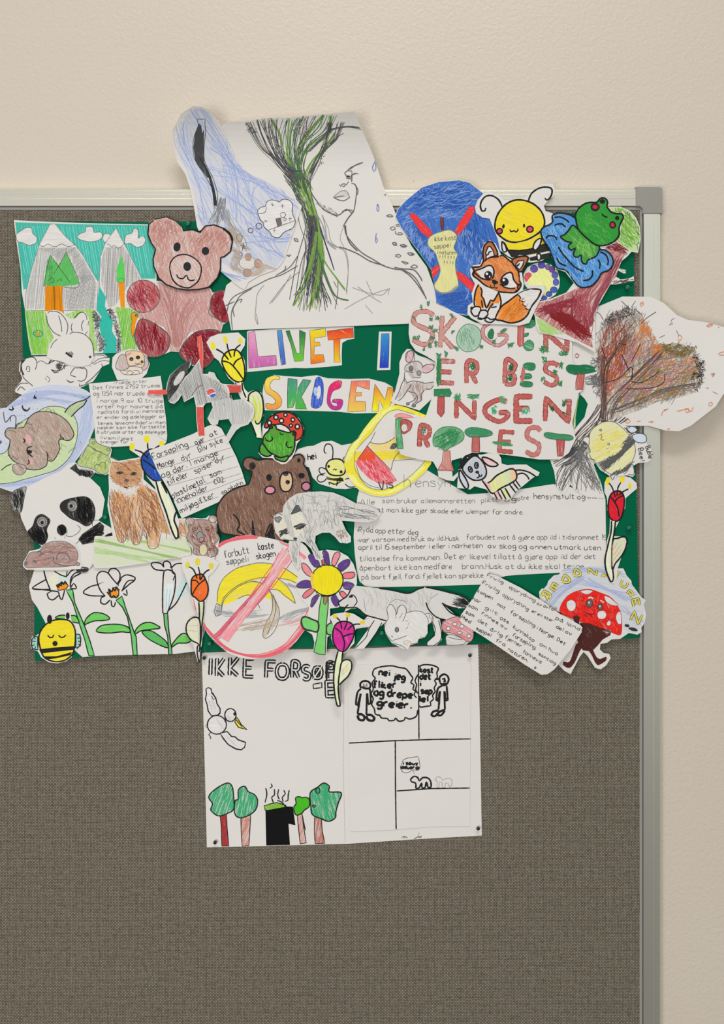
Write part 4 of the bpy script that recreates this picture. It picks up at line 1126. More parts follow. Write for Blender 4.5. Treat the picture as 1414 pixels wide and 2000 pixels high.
F bdbab4~.6 82 425 390 440 460 455 525 500 525 515 500 560 515 600 590 670 630 700 740 740 765 830 755 925 850 910 920 860 980 760 1030 690 1140 660 1130 720 990 690 930 600 945 585 980 520 970 500 930 550 830 530 775 480 790 400 820 375 720 280 775 262 700 190 790 135 770 200 700 290 560 350 500
H 666 .9 8 75 425 390 440 460 455 525 600 590 700 740 530 775 400 820 375 720 280 775 262 700 190 790 135 770 290 560
H 9a9a98 .9 9 85 540 560 670 640 740 765 830 755 925 850 860 980 720 990 690 930 600 945 500 930 550 830
S 444 1.1 350 720 400 650 450 620 / 640 790 655 810
N black_ear
F 55534f~.8 115 135 770 120 690 130 600 155 530 250 440 330 385 350 388 330 450 290 540 220 660 160 740
Q 333 1.6 120 90 120 15 130 740 130 600 250 450 340 390 300 520 200 680
D a8a5a2~.5 115 235 560 30 80 35
N round_sticker
D d0cbc8~1 0 530 692 42 46
F c9544f~.9 0 490 680 510 658 545 655 570 685 530 700 505 715 490 700
F 2f5fae~.9 0 512 722 540 705 572 700 572 712 550 735 530 735
P consideration_note|handwritten note|big white note of pencilled countryside rules under the lemon drawing
@ 680 900
O 85 330 150 100 330 90 700 70 1100 309 1400 290 1885 215 2040 240 2368 350 2376 900 2376 1020 1950 1030 1560 1050 1450 1060 1215 1140 700 1155 200 1165 150 1150 105 1110 82 1030 60 850 50 700 60 540
N handwriting
T 666 1.25 84 620 238 0 340 ensyn
T 666 1.25 46 88 400 -1 170 •Alle
T 666 1.25 46 315 390 0 860 som bruker allemannsretten
T 666 1.25 46 1225 385 -2 200 plikter
T 555 1.3 44 1440 375 -3 120 og
T 555 1.3 44 1510 370 -4 160 opptre
T 444 1.5 54 1710 350 0 380 hensynsfult
T 444 1.4 46 2110 352 -2 230 og med
T 555 1.3 46 265 472 1 1360 at man ikke gjør skade eller ulemper for andre.
T 555 1.4 52 80 655 3 570 •Rydd opp etter deg
T 555 1.3 46 82 750 -1 950 •vær varsom med bruk av ild.Husk
T 555 1.3 46 1090 725 0 1310 forbudet mot å gjøre opp ild i tidsrommet 15.
T 444 1.3 46 95 820 -1 1150 april til 15.september i eller i nærheten
T 444 1.4 48 1285 805 1 1050 av skog og annen utmark uten
T 555 1.3 50 105 925 -1 760 tillatelse fra kommunen.
T 555 1.3 50 890 905 0 1400 Det er likevel tillatt å gjøre opp ild der det
T 555 1.3 50 105 1010 -1 860 åpenbart ikke kan medføre
T 555 1.3 50 1050 995 0 1130 brann.Husk at du ikke skal tenne
T 555 1.3 48 125 1095 -1 1130 på bart fjell, fordi fjellet kan sprekke
P hei_bee_cutout|bee cut-out|small yellow bee on white wavy paper with the word hei
@ 400 860
O 800 150 860 80 940 55 1000 50 1080 12 1170 3 1260 45 1400 20 1500 200 1450 440 1370 435 1300 450 1200 445 1050 400 990 340 960 250 800 200
N handwriting
T 222 2.6 60 950 180 -8 85 hei
N bee
F d6d27a~.8 60 1115 230 1150 190 1220 170 1280 195 1300 280 1290 380 1180 420 1130 340
B d6d27a~.8 60 222 3 1115 250 1140 190 1210 170 1270 190 1295 250 1280 310 1220 325 1150 310
F 222 0 1115 330 1180 350 1270 345 1280 380 1200 375 1125 360
S 222 2.4 1175 170 1180 100 1165 45 1120 35 1098 80 1105 115 1120 120 / 1270 180 1285 150 / 1150 410 1140 385 1200 405 1250 380 / 1215 420 1220 380 1250 335 
S 222 2.2 1110 300 1070 310 1050 270 1075 250 1120 270 / 1100 320 1050 320 1035 360 1060 385 1100 375 1120 350 / 1290 360 1330 350 1370 370 1390 420 1330 430 1290 400
K 222 2.4 1180 265 1185 275 1195 262 1205 275 1215 265
D 222 0 1140 240 12 14
D 222 0 1255 290 14 14
P brown_bear_cutout|bear cut-out|dark brown sitting bear cut-out with black outline and pink cheeks
@ 400 860
O 405 405 430 290 380 270 350 220 370 170 420 155 490 185 570 165 680 190 800 170 830 140 880 130 915 170 910 225 950 290 975 400 975 500 850 700 720 900 725 945 620 920 585 945 500 930 460 895 360 885 165 855 125 790 105 680 120 600 190 500 290 440
N fur
F 7b5c4c~.86 80 405 405 430 290 380 270 350 220 370 170 420 155 490 185 570 165 680 190 800 170 830 140 880 130 915 170 910 225 950 290 975 400 975 500 850 700 720 900 725 945 620 920 585 945 500 930 460 895 360 885 165 855 125 790 105 680 120 600 190 500 290 440
Q 5a3f34 1.2 260 90 70 25 430 300 900 250 960 450 720 800 480 900 160 830 140 620
Q a3877a 1 220 70 75 25 430 300 900 250 960 450 720 800 480 900 160 830 140 620
S 222 3 405 405 432 290 380 270 350 220 370 170 420 158 490 185 / 490 185 570 170 680 180 800 170 / 800 170 830 140 880 130 915 170 905 225 / 910 225 950 290 975 400 965 470 / 405 405 290 440 190 500 120 600 105 680 125 790 165 855 360 885 / 260 680 300 720 320 780 300 830 370 870 / 440 740 440 850 460 895 500 930 585 945 560 870 610 770 630 850 650 920 725 945 / 560 880 640 830
F 222 0 430 740 445 740 470 895 440 880
H 222 2 6 88 570 870 610 780 625 830 630 915 585 915
B 5a4338~.9 40 222 2.4 420 215 440 205 465 235 440 265 415 250
F 222 0 425 210 450 225 460 245 430 260
D 222 0 865 185 16 20
N muzzle
B c9ac88~.85 80 222 3 700 330 720 300 760 290 795 310 808 370 800 430 770 468 720 468 695 430 690 370
D 222 0 745 308 26 22
D 222 0 763 385 20 20
n eye
D 222~2 0 590 342 26 32
D 222~2 0 890 325 30 26
n cheek
C cd8290~.8 80 222 3 600 458 48 36
C b9748a~.8 80 222 3 932 425 42 40
P mushroom_frog_cutout|frog cut-out|green frog cut-out wearing a red mushroom cap above the dark brown bear
@ 470 620
O 200 1010 230 950 290 890 380 865 470 875 540 930 585 1020 570 1100 520 1160 500 1240 470 1300 420 1345 380 1355 320 1320 290 1295 200 1290 165 1250 170 1200 200 1150
N mushroom_cap
B c9402e~.92 60 222 3 218 1010 240 950 310 890 400 868 480 890 540 950 575 1030 560 1100 510 1130 480 1090 440 1020 380 985 320 985 270 990 240 1020
n cap_spot
C cfcac8~1 0 222 3 265 970 18 20
C cfcac8~1 0 222 3 325 920 20 20
C cfcac8~1 0 222 2.6 412 897 16 16
C cfcac8~1 0 222 3 376 950 20 20
C cfcac8~1 0 222 2.6 480 942 16 18
C cfcac8~1 0 222 2.6 462 995 14 14
C cfcac8~1 0 222 3 522 1005 20 22
N frog_body
B 4a9430~.92 80 222 3 265 1010 285 985 325 1000 330 1025 400 1050 450 1060 485 1045 510 1065 500 1110 495 1200 460 1270 400 1300 320 1270 250 1230 205 1170 215 1090 260 1040
Q 6cb24a 1.3 60 60 85 15 220 1100 480 1100 460 1250 260 1220
C 3a3c30 0 222 2.4 280 1010 14 14
C 3a3c30 0 222 2.4 490 1072 12 14
S 222 2.6 360 1060 375 1080 395 1075 / 225 1105 235 1130 270 1140 295 1120 285 1095 / 430 1140 420 1170 440 1200 480 1190
D a64 0 307 1055 12 10
D a64 0 470 1095 12 8
n foot
B 4a9430~.9 20 222 3 200 1160 175 1200 180 1250 240 1280 285 1260 250 1225
B 4a9430~.9 20 222 3 310 1275 320 1300 380 1325 420 1320 440 1275 370 1290
P banana_circle_drawing|sign drawing|round no-littering drawing of a peeled yellow banana crossed by a red bar
@ 280 1040
O 700 100 760 70 860 35 980 20 1200 60 1330 100 1420 60 1500 130 1600 300 1640 480 1600 700 1500 880 1410 1000 1320 1090 1150 1150 1000 1165 900 1155 780 1110 660 1010 590 930 540 840 500 760 450 640 420 480 540 240
N handwriting
T 444 1.6 66 750 235 -11 240 forbutt
T 333 2 66 1060 165 -8 150 kaste
T 444 1.5 60 768 300 -9 190 søppel
T 444 1.3 50 960 265 -4 20 i
T 333 1.8 56 1040 245 -9 190 skogen
N banana
F e0cc32~.9 -10 675 600 690 520 750 400 850 330 960 300 1060 285 1180 290 1290 330 1430 400 1440 480 1300 430 1200 415 1080 430 980 450 880 500 800 560 740 620 700 680 680 660
F e0cc32~.8 -10 730 650 760 600 850 510 960 455 1050 455 1120 500 1160 540 1180 620 1120 600 1030 575 920 590 820 640 735 670
F e0cc32~.85 20 1190 440 1240 430 1310 480 1360 560 1405 650 1330 610 1250 550 1170 500
F bca888~.6 80 1160 530 1190 560 1230 640 1252 730 1230 830 1180 900 1120 965 1100 960 1110 880 1170 780 1190 690
F 999~.6 70 655 700 690 660 720 690 720 750 665 768
S 555 1.3 680 640 690 520 740 420 850 335 960 300 1060 280 1180 290 1300 330 1430 420 / 720 690 750 610 830 530 920 475 1020 450 1100 480 1160 540 / 720 690 740 600 850 500 980 440 1100 415 1240 420 1350 440 1430 480 / 1240 425 1310 480 1370 570 1400 650 / 1400 655 1300 580 1240 530 1160 525 / 1000 450 1100 470 1160 530 1190 620 1180 740 1130 830 1100 930 1110 970 1150 965 1210 900 1245 800 1250 710 1200 600 1160 540 / 1195 570 1220 680 1200 790 1140 940 / 870 610 960 575 1030 600 1060 660 1070 700
K 444 1.3 655 710 675 650 725 680 715 755 670 772 650 730 655 710 / 665 720 715 730
R 999 1 16 60 60 700 740 900 760 1080 740
R a98 1 16 60 60 900 880 1050 850 1180 820
R 999 1 14 50 50 1290 800 1400 740 1600 700
R 999 1 10 40 40 1300 480 1400 500 1560 540
R c99 1 10 40 30 1300 840 1400 820 1520 760
N red_ring
R d9606a 1.8 16 26 26 450 600 500 780 600 930 750 1060 940 1130 1130 1130 1300 1060 1420 950 1520 800 1600 620
R d9606a 1.8 14 24 24 660 140 760 80 900 50 1030 40
R dd8088 1.6 10 24 24 1290 90 1380 150 1500 250 1600 420
R c86070 2 30 50 50 1330 170 1130 460 900 740 700 960
F d98890~.55 -52 1280 130 1380 220 1050 640 780 1010 700 960 880 740 1120 460
S d77 1.2 780 1005 1000 690 1200 430
P koala_cutout|bear cut-out|small brown koala-like bear cut-out with pink nose and cream belly
@ 180 860
O 850 750 870 715 920 712 1000 720 1050 715 1070 695 1110 690 1145 710 1150 760 1150 850 1175 900 1160 970 1165 1030 1140 1090 1070 1090 1000 1075 920 1060 920 1000 880 920 860 880 890 840 885 790
N koala_figure
B a08478~.7 60 555 1.3 885 790 900 740 1000 730 1100 740 1145 770 1145 840 1170 900 1130 960 1160 1010 1140 1060 1070 1080 1000 1065 930 1040 930 980 880 920 870 880 895 830
Q 6e4a40 1.2 130 50 60 50 890 770 1140 770 1160 900 1120 1060 940 1040 890 880
Q 90463c 1.1 40 50 70 30 1040 800 1140 800 1140 980 1060 1040
C a08478~.6 60 555 1.3 900 745 40 34
C a08478~.6 60 555 1.3 1110 725 38 34
D cbb9a0~.7 0 1105 735 18 16
B 8a8a86~.9 60 444 1.3 965 900 970 850 1000 840 1030 880 1025 930 990 940
B c87884~.9 60 444 1.3 985 910 1000 892 1028 900 1020 930 995 935
K 222 2 920 815 960 835 925 840 / 1060 800 1040 820 1075 828
C cbbd98~.8 60 665 1.2 1022 1008 38 54
S 555 1.2 930 940 980 980 990 1040 / 1060 1020 1120 990 1150 1010 1130 1090 / 1120 1010 1160 1020
P orange_tulip_cutout|tulip cut-out|orange tulip cut-out with yellow stamens left of the banana circle
@ 280 1040
O 352 230 460 210 560 215 640 235 705 280 640 370 600 400 600 560 575 640 560 780 545 900 540 1020 520 1110 515 1200 500 1190 475 1100 460 1030 400 950 385 860 410 790 470 770 500 760 470 640 430 520 360 330
N petals
B e0702a:e0602a~.92 88 222 3 470 400 540 385 575 440 595 500 590 570 560 620 520 635 480 600 445 570 440 480 445 430
S 222 2.8 440 445 480 440 510 470 / 450 575 500 490 570 430 / 470 400 480 390
N stamen
D cfc040~.9 60 408 300 20 32
D cfc040~.9 60 500 270 24 36
D cfc040~.9 60 623 308 24 30
S 222 2.8 420 315 455 335 480 380 495 425 / 505 315 520 380 520 435 / 610 340 570 365 540 410 525 440
n stem
F c3cba0~.9 88 515 640 560 640 545 780 525 1030 495 1020 510 850
S 222 3 510 640 515 720 515 800 / 558 630 555 720 540 850 530 980 515 1090 / 500 1040 495 1080 500 1140 515 1200 / 515 1040 525 1060 510 1100
n leaf
B c9cfa6~.5 60 222 3 515 800 470 780 420 810 395 860 400 930 440 990 500 1020 520 1040 525 900
S c98 1.1 430 800 510 810 / 415 860 510 855 / 410 900 500 910 / 500 820 510 1000
P round_flower_cutout|flower cut-out|round daisy-like flower cut-out with yellow disc and pink and purple petals
@ 440 1040
O 680 360 700 280 760 220 860 170 940 158 1040 170 1130 220 1180 290 1210 380 1212 470 1180 560 1120 640 1040 690 965 700 965 820 1000 850 1010 930 940 960 930 1130 860 1125 810 1105 820 1010 800 940 740 900 695 830 710 775 760 765 770 690 700 610 655 520 655 440
n petal
B e0858c~.85 60 444 1.8 705 285 740 290 790 350 795 405 750 390 710 340
B 5a3a80~.9 70 444 1.8 765 215 810 205 865 280 870 305 830 320 790 280
B c8506a~.9 80 444 1.8 888 240 905 220 915 295 892 298
B 5a3a80~.9 80 444 1.8 895 180 920 165 945 190 955 240 960 300 930 298 915 240
B e0858c~.85 100 444 1.8 1010 190 1040 178 1058 200 1040 250 1010 305 980 290 990 230
B 5a3a80~.9 130 444 1.8 1035 310 1070 270 1120 248 1148 255 1140 300 1100 340 1060 360
B de7078~.85 0 444 1.8 1085 380 1150 365 1188 370 1190 405 1150 425 1090 420
B 5a3a80~.7 10 444 1.8 1085 465 1130 455 1180 475 1190 500 1150 525 1095 515
B de7078~.85 30 444 1.8 1050 555 1080 540 1120 580 1110 605 1080 600
B 5a3a80~.85 70 444 1.8 975 600 1010 575 1035 610 1055 650 1020 680 990 650
B 5a3a80~.85 110 444 1.8 785 680 800 610 830 580 860 570 850 610 820 660 795 690
B de7078~.85 150 444 1.8 710 590 740 545 800 512 825 525 800 560 740 605
B 5a3a80~.9 0 444 1.8 655 490 700 450 760 440 805 470 800 500 740 512 680 510
N disc
C e0cc1c~.93 88 333 2.4 937 440 148 142
S d8b84a 6 800 370 800 450 820 520
K 333 2 880 305 880 325 / 950 298 950 310 / 800 370 820 380 / 1070 340 1060 350 / 1065 490 1090 480 / 1040 540 1060 560 / 850 540 835 560 / 870 575 870 590
K 222 3.4 880 578 955 585 1020 565
n stem
b 74c068~.9 88 333 1.8 885 590 950 590 945 700 930 850 920 1125 860 1120 815 1100 845 960 855 850 865 700
b 9a7a48~.9 88 444 1.4 905 590 940 590 938 640 920 668 903 650
n leaf
B 74c068~.9 60 333 3.4 700 810 730 775 800 800 855 830 850 910 790 905 720 880
B 74c068~.9 60 333 2.6 935 860 980 830 1000 840 1005 930 940 935
P raccoon_cutout|raccoon cut-out|grey pencilled raccoon cut-out stepping down from the dark brown bear
@ 400 860
O 635 690 670 665 715 665 725 600 780 530 850 490 960 475 1070 470 1180 480 1280 520 1390 580 1500 600 1590 640 1620 680 1580 730 1500 755 1400 750 1260 740 1300 830 1345 885 1345 935 1310 950 1240 940 1200 890 1150 850 1080 850 1020 880 1015 940 1060 1040 1095 1090 1060 1110 1020 1095 980 1000 920 940 880 930 865 980 870 1080 890 1160 860 1195 810 1130 775 1040 775 920 700 910 650 850 635 770
N grey_fur
F bab7b0~.45 80 640 700 670 668 715 668 725 600 780 530 850 490 960 478 1070 474 1180 484 1280 524 1390 584 1500 604 1590 642 1615 680 1580 728 1500 750 1400 745 1260 735 1300 830 1340 885 1240 930 1200 885 1150 845 1080 845 1015 875 1010 940 1060 1045 1090 1090 1030 1095 985 1000 920 935 875 925 860 980 865 1080 885 1160 860 1190 810 1120 780 1040 780 920 700 905 655 850 640 770
Q 8a8884 1 170 90 85 25 740 600 860 500 1060 480 1260 530 1400 620 1260 720 1150 830 1000 870 900 920 850 800
Q 777 1.1 50 120 10 10 1250 620 1400 620 1600 680 1500 730 1260 720
Q 999 1 50 60 5 15 740 600 860 500 1060 480 1260 530 1250 720 900 700
Q 777 1 60 60 70 20 1020 880 920 920 1000 1080 1080 1080
Q 999 1 50 60 80 20 790 930 860 940 860 1080 880 1160 850 1180 790 1060
Q 8d7766 1.2 60 30 80 50 1190 840 1290 820 1330 890 1250 920
F d0cbc6~1 10 1240 910 1335 885 1335 930 1250 945
K 777 1 1260 900 1265 940 / 1290 895 1295 940 / 1315 895 1320 930
N face
F cfc9b8~.8 30 650 770 700 690 780 680 880 650 920 740 900 830 850 900 800 925 720 905 670 860
F aaa8a2~.6 80 720 690 780 670 800 760 830 900 780 880 750 780
n ear
b 7a7a78~.8 60 444 1.4 640 715 690 700 710 715 680 760 650 740
b 555~.9 60 444 1.4 790 685 850 595 880 650 830 670
S 444 1.4 640 700 670 668 715 690 / 790 685 850 595 890 660
n eye
Q 333 1.6 60 36 150 20 690 840 750 810 760 860 700 880
Q 333 1.6 70 40 160 20 820 790 890 760 930 790 870 820
D 444~.9 150 722 845 28 20 -30
D 444~.9 150 872 790 34 16 -15
N nose
D 444 0 832 905 18 12
S 555 1.2 725 905 780 920 850 920
P striding_fox_cutout|fox cut-out|long grey fox cut-out striding with a black tail tip and white legs
@ 640 1080
O 100 455 180 400 215 340 255 295 290 320 500 325 640 350 740 372 820 340 890 312 960 325 1100 360 1240 400 1315 465 1280 505 1200 510 1100 480 1060 470 1140 550 1200 590 1130 620 1030 600 1050 700 1050 800 1000 850 920 850 910 830 990 760 970 660 940 600 800 620 540 630 480 680 340 880 240 885 360 720 380 690 240 705 200 660 240 620 330 620 370 580 280 510 220 510 150 545 165 495 110 495
N fur
F b9b7b1~.35 60 110 460 185 400 220 340 255 300 500 330 740 380 890 318 1100 365 1240 405 1310 465 1200 505 1060 470 1200 590 1120 615 940 600 540 625 400 600 280 510 160 500
Q a5a39e .9 70 110 80 40 280 350 500 360 740 400 880 340 1000 460 800 560 400 560
Q 444 1.5 120 70 20 20 1190 420 1240 410 1310 465 1260 500 1160 500
Q 222 1.8 60 50 20 15 1230 420 1310 465 1260 500
S 777 .9 330 420 350 540 / 560 480 620 430 740 450 / 950 420 1020 370 / 200 660 380 600
N outline
S 222 2.6 100 455 130 430 180 395 215 330 / 470 325 600 345 740 372 830 335 890 315 / 900 315 1000 335 1120 365 1240 400 1315 465 1270 505 / 1050 460 1120 495 1200 510 / 905 455 930 520 1000 590 1100 620 / 1060 470 1120 540 1190 580 / 110 495 180 505 250 500 290 520 350 570 450 600 540 625 / 100 455 110 490 / 150 540 165 500 190 475 / 1030 600 1050 640
S 222 1.6 430 620 380 700 350 780 250 880 / 500 640 430 760 340 880 / 240 705 380 685 / 330 600 370 580 / 940 600 985 680 980 750 920 810 915 840 / 1020 620 1045 720 1040 800 980 850
n eye
D 222 0 215 400 18 12
S 222 1.8 195 415 220 385 250 400 270 450 240 490
P small_mushroom_cutout|mushroom cut-out|small pink spotted mushroom cut-out peeping out beside the fox tail
@ 640 1080
O 1055 640 1100 605 1200 585 1300 620 1345 720 1330 800 1270 845 1100 850 1085 800 1110 750 1060 720
N mushroom_cap
B c9757a~.6 30 555 1.3 1055 650 1120 605 1200 590 1290 640 1340 730 1330 800 1290 820 1230 780 1150 740 1080 730 1055 700
C cfcbc6~1 0 555 1.2 1110 695 18 20
C cfcbc6~1 0 555 1.2 1170 655 22 16
C cfcbc6~1 0 555 1.2 1235 675 20 18
C cfcbc6~1 0 555 1.2 1300 765 18 18
C cfcbc6~1 0 555 1.2 1215 735 24 12
N stalk
B c6c2bb~.9 30 666 1.3 1090 770 1130 750 1200 770 1270 810 1250 840 1110 848 1090 810
S 555 1.2 1110 775 1150 785 1200 795 1240 800
P white_rabbit_cutout|rabbit cut-out|round white rabbit cut-out with tall ears overlapping the grey fox
@ 640 1080
O 545 480 590 470 620 500 640 560 670 485 710 480 725 550 800 530 860 530 900 560 950 560 975 610 940 650 920 660 920 740 890 780 840 790 830 830 760 850 740 885 700 885 590 830 530 740 520 660 555 600
N rabbit_figure
F cfcbc5~.7 40 560 600 640 570 860 540 910 640 880 770 700 850 600 820 540 700
S 555 1.2 560 600 545 520 560 485 590 475 620 520 632 570 / 632 570 650 500 690 480 720 510 720 560 690 630 / 625 560 630 610 / 660 600 690 555 / 725 550 800 535 870 545 920 600 925 650 / 560 600 525 670 535 740 600 820 / 900 560 940 560 970 600 960 640 930 650 / 935 570 940 600 965 600 950 630 / 600 830 680 855 720 885 / 740 660 750 640 / 720 700 740 680 / 730 760 650 790 600 805 / 715 620 740 630 / 850 770 890 780 920 740 / 760 840 820 830 840 790
n eye
C 777~.9 0 444 1.6 637 707 16 22
S 444 1.2 585 765 600 780 / 590 760 595 770
N pencil_tail
S b97 1.2 720 850 700 820 735 805 770 830 760 850 / 735 850 725 830 750 820
P magenta_tulip_cutout|tulip cut-out|magenta tulip cut-out overlapping the top of the folded poster
@ 640 1080
O 15 590 60 560 160 545 240 560 320 610 400 660 380 680 270 680 250 720 245 830 180 900 140 930 130 1010 180 980 215 1000 222 1060 190 1130 110 1210 100 1290 120 1410 85 1414 60 1330 50 1180 60 1060 95 910 50 840 30 780 50 660 30 620
N petals
B c42a88~.85 75 222 3.2 60 680 100 640 160 630 220 650 245 700 235 780 200 850 160 900 110 905 60 840 45 760
S 222 2.8 65 690 120 730 140 780 155 830 145 900 / 135 775 180 755 240 740
N stamen
D dcb92c 30 68 585 22 18
D dcb92c 30 187 572 24 20
D dcb92c 30 320 640 24 18
S 222 2.8 82 595 115 630 130 700 / 178 590 175 650 150 710 / 300 655 240 660 180 710
n stem
F d3dab0~.9 80 95 905 135 912 125 1010 95 1190 95 1300 118 1410 90 1414 62 1320 58 1180 70 1060
S 222 3.2 95 905 65 1030 55 1160 65 1300 90 1410 115 1408 100 1300 98 1220 115 1190 / 140 900 130 1000
n leaf
B d3dab0~.6 70 222 3 130 1005 180 982 215 1000 220 1060 190 1130 140 1180 100 1210 110 1100
S c97 1 200 1010 130 1080 / 200 1060 115 1140 / 190 1040 120 1110
P nature_mushroom_cutout|mushroom cut-out|red spotted mushroom figure walking under an arch of yellow letters
@ 1020 1020
O 155 640 180 610 215 615 240 540 290 490 340 480 370 430 440 425 470 400 530 420 620 405 700 395 740 430 790 440 860 425 930 425 950 465 960 490 1005 540 1010 600 1050 630 1095 690 1135 715 1120 760 1140 850 1125 930 1095 970 1100 1010 1060 1035 980 1020 900 1075 820 1080 780 1110 720 1120 715 1170 750 1205 800 1210 815 1250 770 1320 720 1355 670 1340 600 1230 565 1195 530 1240 445 1398 390 1370 330 1310 450 1140 520 1000 350 830 240 790 180 740 160 700
N blue_pencil
F a9b0c2~.3 15 180 630 300 500 480 420 700 400 900 440 1000 560 1120 720 1120 900 1060 1020 980 1010 920 980 900 800 760 650 600 600 450 660 350 800 240 780
R a0a9c4 1 18 40 80 370 450 640 440 960 480
R a0a9c4 1 18 60 60 540 540 780 620 1010 700
R a0a9c4 1 12 14 14 220 740 330 620 560 500
R a0a9c4 1 12 14 14 270 760 380 640 560 520
R aab 1 10 40 40 900 780 1000 850 1110 940
N arched_lettering
X 55532e 5.2 cfc456 3.2 185 650 260 705 30 R
X 55532e 5.2 cfc456 3.0 270 570 325 625 28 E
X 55532e 5.6 cfc456 3.4 375 500 440 560 25 D
X 55532e 5.2 cfc456 3.0 480 440 540 500 15 D
X 55532e 5.2 cfc456 3.0 610 430 685 480 8 N
X 55532e 4.8 cfc456 2.8 730 470 770 505 0 A
X 55532e 4.8 cfc456 2.8 845 465 900 510 10 T
X 55532e 5 cfc456 3.0 910 540 965 595 25 U
X 55532e 4.6 cfc456 2.6 970 640 1020 680 40 R
X 55532e 5 cfc456 2.8 1015 710 1080 770 75 E
X 55532e 5 cfc456 2.8 1010 830 1090 925 25 N
D 333 20 965 952 24 14 10
D 333 20 1020 985 44 16 15
N mushroom_cap
B d9261e~.93 60 b33 1.4 345 820 370 740 430 670 520 630 620 618 720 650 810 690 870 760 910 860 910 1025 850 1025 780 990 700 970 600 940 500 900 400 860
Q a8231e 1.2 160 60 50 40 380 820 500 660 700 680 860 800 900 1000 600 920
Q e0574c 1 120 50 70 40 380 820 500 660 700 680 860 800 900 1000 600 920
n cap_spot
B cfcac6~1 0 a44 1.2 405 760 420 725 460 715 490 740 490 790 460 820 425 810
B cfcac6~1 0 a44 1.2 535 635 600 622 650 635 600 665 560 655
B cfcac6~1 0 a44 1.2 755 680 800 690 850 730 885 765 830 765 775 735
B cfcac6~1 0 a44 1.2 870 840 905 825 912 940 885 940 862 890
B cfcac6~1 0 a44 1.2 695 830 720 815 760 820 775 860 750 890 700 885 690 850
B cfcac6~1 0 a44 1.2 780 920 800 902 818 925 800 955 775 945
N face
C 6a5a56~1 0 333 1.4 620 748 30 36 10
C 6a5a56~1 0 333 1.4 718 780 24 28 10
D ccc 0 615 740 8 10
D ccc 0 714 774 7 9
S 422 1.6 580 820 600 840 640 850 665 835 / 620 850 640 870
K cfcac6 3 605 700 630 690 655 702 / 720 718 750 740
N body
F 4a2622~.95 60 530 925 620 930 720 970 820 1000 810 1040 740 1080 690 1140 640 1190 560 1180 520 1130 500 1060 520 1000
B 4a2622~.95 70 422 1 470 870 480 855 490 870 505 855 510 870 530 870 520 900 520 940 480 910
B 4a2622~.95 70 422 1 500 1120 550 1140 520 1200 480 1290 430 1340 375 1310 380 1285 440 1280
B 4a2622~.95 70 422 1 610 1170 640 1160 680 1240 720 1260 770 1240 770 1270 710 1310 680 1300 640 1220
F 6a3a38~.7 20 740 1000 790 980 820 1000 780 1040
P cleanup_note|handwritten note|tilted white note with rounded corners and slanted pencil text beside the mushroom figure
@ 860 1080
O 430 210 445 190 520 210 740 320 920 430 1100 560 1290 665 1310 690 1300 730 1200 890 1050 1070 990 1115 930 1122 780 1030 560 880 380 760 200 650 180 620 190 570 290 430 380 280
N handwriting
T 333 1.3 30 430 215 26 170 Frivilig
T 333 1.3 34 630 325 28 280 opprydning
T 333 1.3 32 885 475 20 190 av avfall
T 333 1.4 34 1060 610 26 270 på land!
T 333 1.4 36 385 285 28 180 Frivilig
T 333 1.3 36 570 395 30 280 opprydning
T 333 1.3 32 840 545 26 220 er en stor
T 333 1.4 34 1060 690 26 170 del av
T 333 1.4 34 340 360 28 160 kampen
T 333 1.3 34 520 480 30 90 mot
T 333 1.3 36 640 555 30 270 forsøpling
T 333 1.4 34 885 700 30 310 i Norge. Det
T 333 1.4 34 295 430 28 90 har
T 333 1.3 34 410 510 30 140 gilt
T 333 1.3 34 545 610 28 100 oss
T 333 1.3 34 665 690 34 240 kunnskap
T 333 1.3 34 910 850 30 200 om hva
T 333 1.3 34 255 490 28 100 som
T 333 1.3 32 370 560 32 290 finnes av
T 333 1.3 34 660 765 30 260 forsøpling,
T 333 1.3 30 900 935 32 190 samtidig
T 333 1.4 34 230 555 28 90 som
T 333 1.3 34 340 630 28 110 det
T 333 1.3 34 455 710 30 140 årlig
T 333 1.3 34 590 785 30 180 fjerner
T 333 1.3 34 755 915 32 210 tonnevis
T 333 1.4 34 185 600 30 110 Med
T 333 1.4 34 325 705 26 160 søppel
T 333 1.3 34 505 815 28 110 fra
T 333 1.4 34 620 895 32 220 naturen.
T 333 1.3 34 860 1075 10 30 *
P striped_bee_cutout|bee cut-out|sleepy yellow striped bee cut-out at the lower left of the flower sheet
@ 40 1040
O 170 930 230 850 235 760 270 745 300 780 330 800 410 790 415 740 440 725 465 760 470 810 500 860 520 920 560 960 565 1030 530 1070 490 1090 470 1150 420 1185 340 1205 260 1195 190 1150 160 1095 100 1070 90 1020 105 960 150 945
N body
B dfca2a~.92 5 222 3 170 1000 180 920 230 850 300 810 390 800 460 820 500 890 505 980 495 1070 470 1130 410 1175 330 1190 250 1170 200 1120
F 222~2 0 170 1075 300 1060 500 1045 495 1080 300 1100 190 1115
F 222~2 0 215 1140 330 1140 475 1100 460 1130 320 1160 245 1168
n antenna
D 222~2 0 268 800 24 42
D 222~2 0 435 768 18 32
n wing
b 86c0b0~.7 80 222 2.6 160 960 130 955 105 985 100 1030 110 1070 160 1080
b 86c0b0~.7 80 222 2.6 510 935 545 940 555 980 550 1040 520 1065 508 1060
K 222 2.4 110 1000 140 1005 / 105 1040 135 1035 / 130 1075 140 1050 / 130 960 135 985 / 545 970 525 975 / 555 1000 530 1005 / 548 1035 528 1030
N face
S 222 2.8 250 945 270 968 295 965 308 940 / 350 945 375 968 400 962 418 942
D 222 0 318 1022 24 24
P apple_core_drawing|apple core drawing|blue crayoned sheet with a pale apple core crossed by red bars
@ 760 340
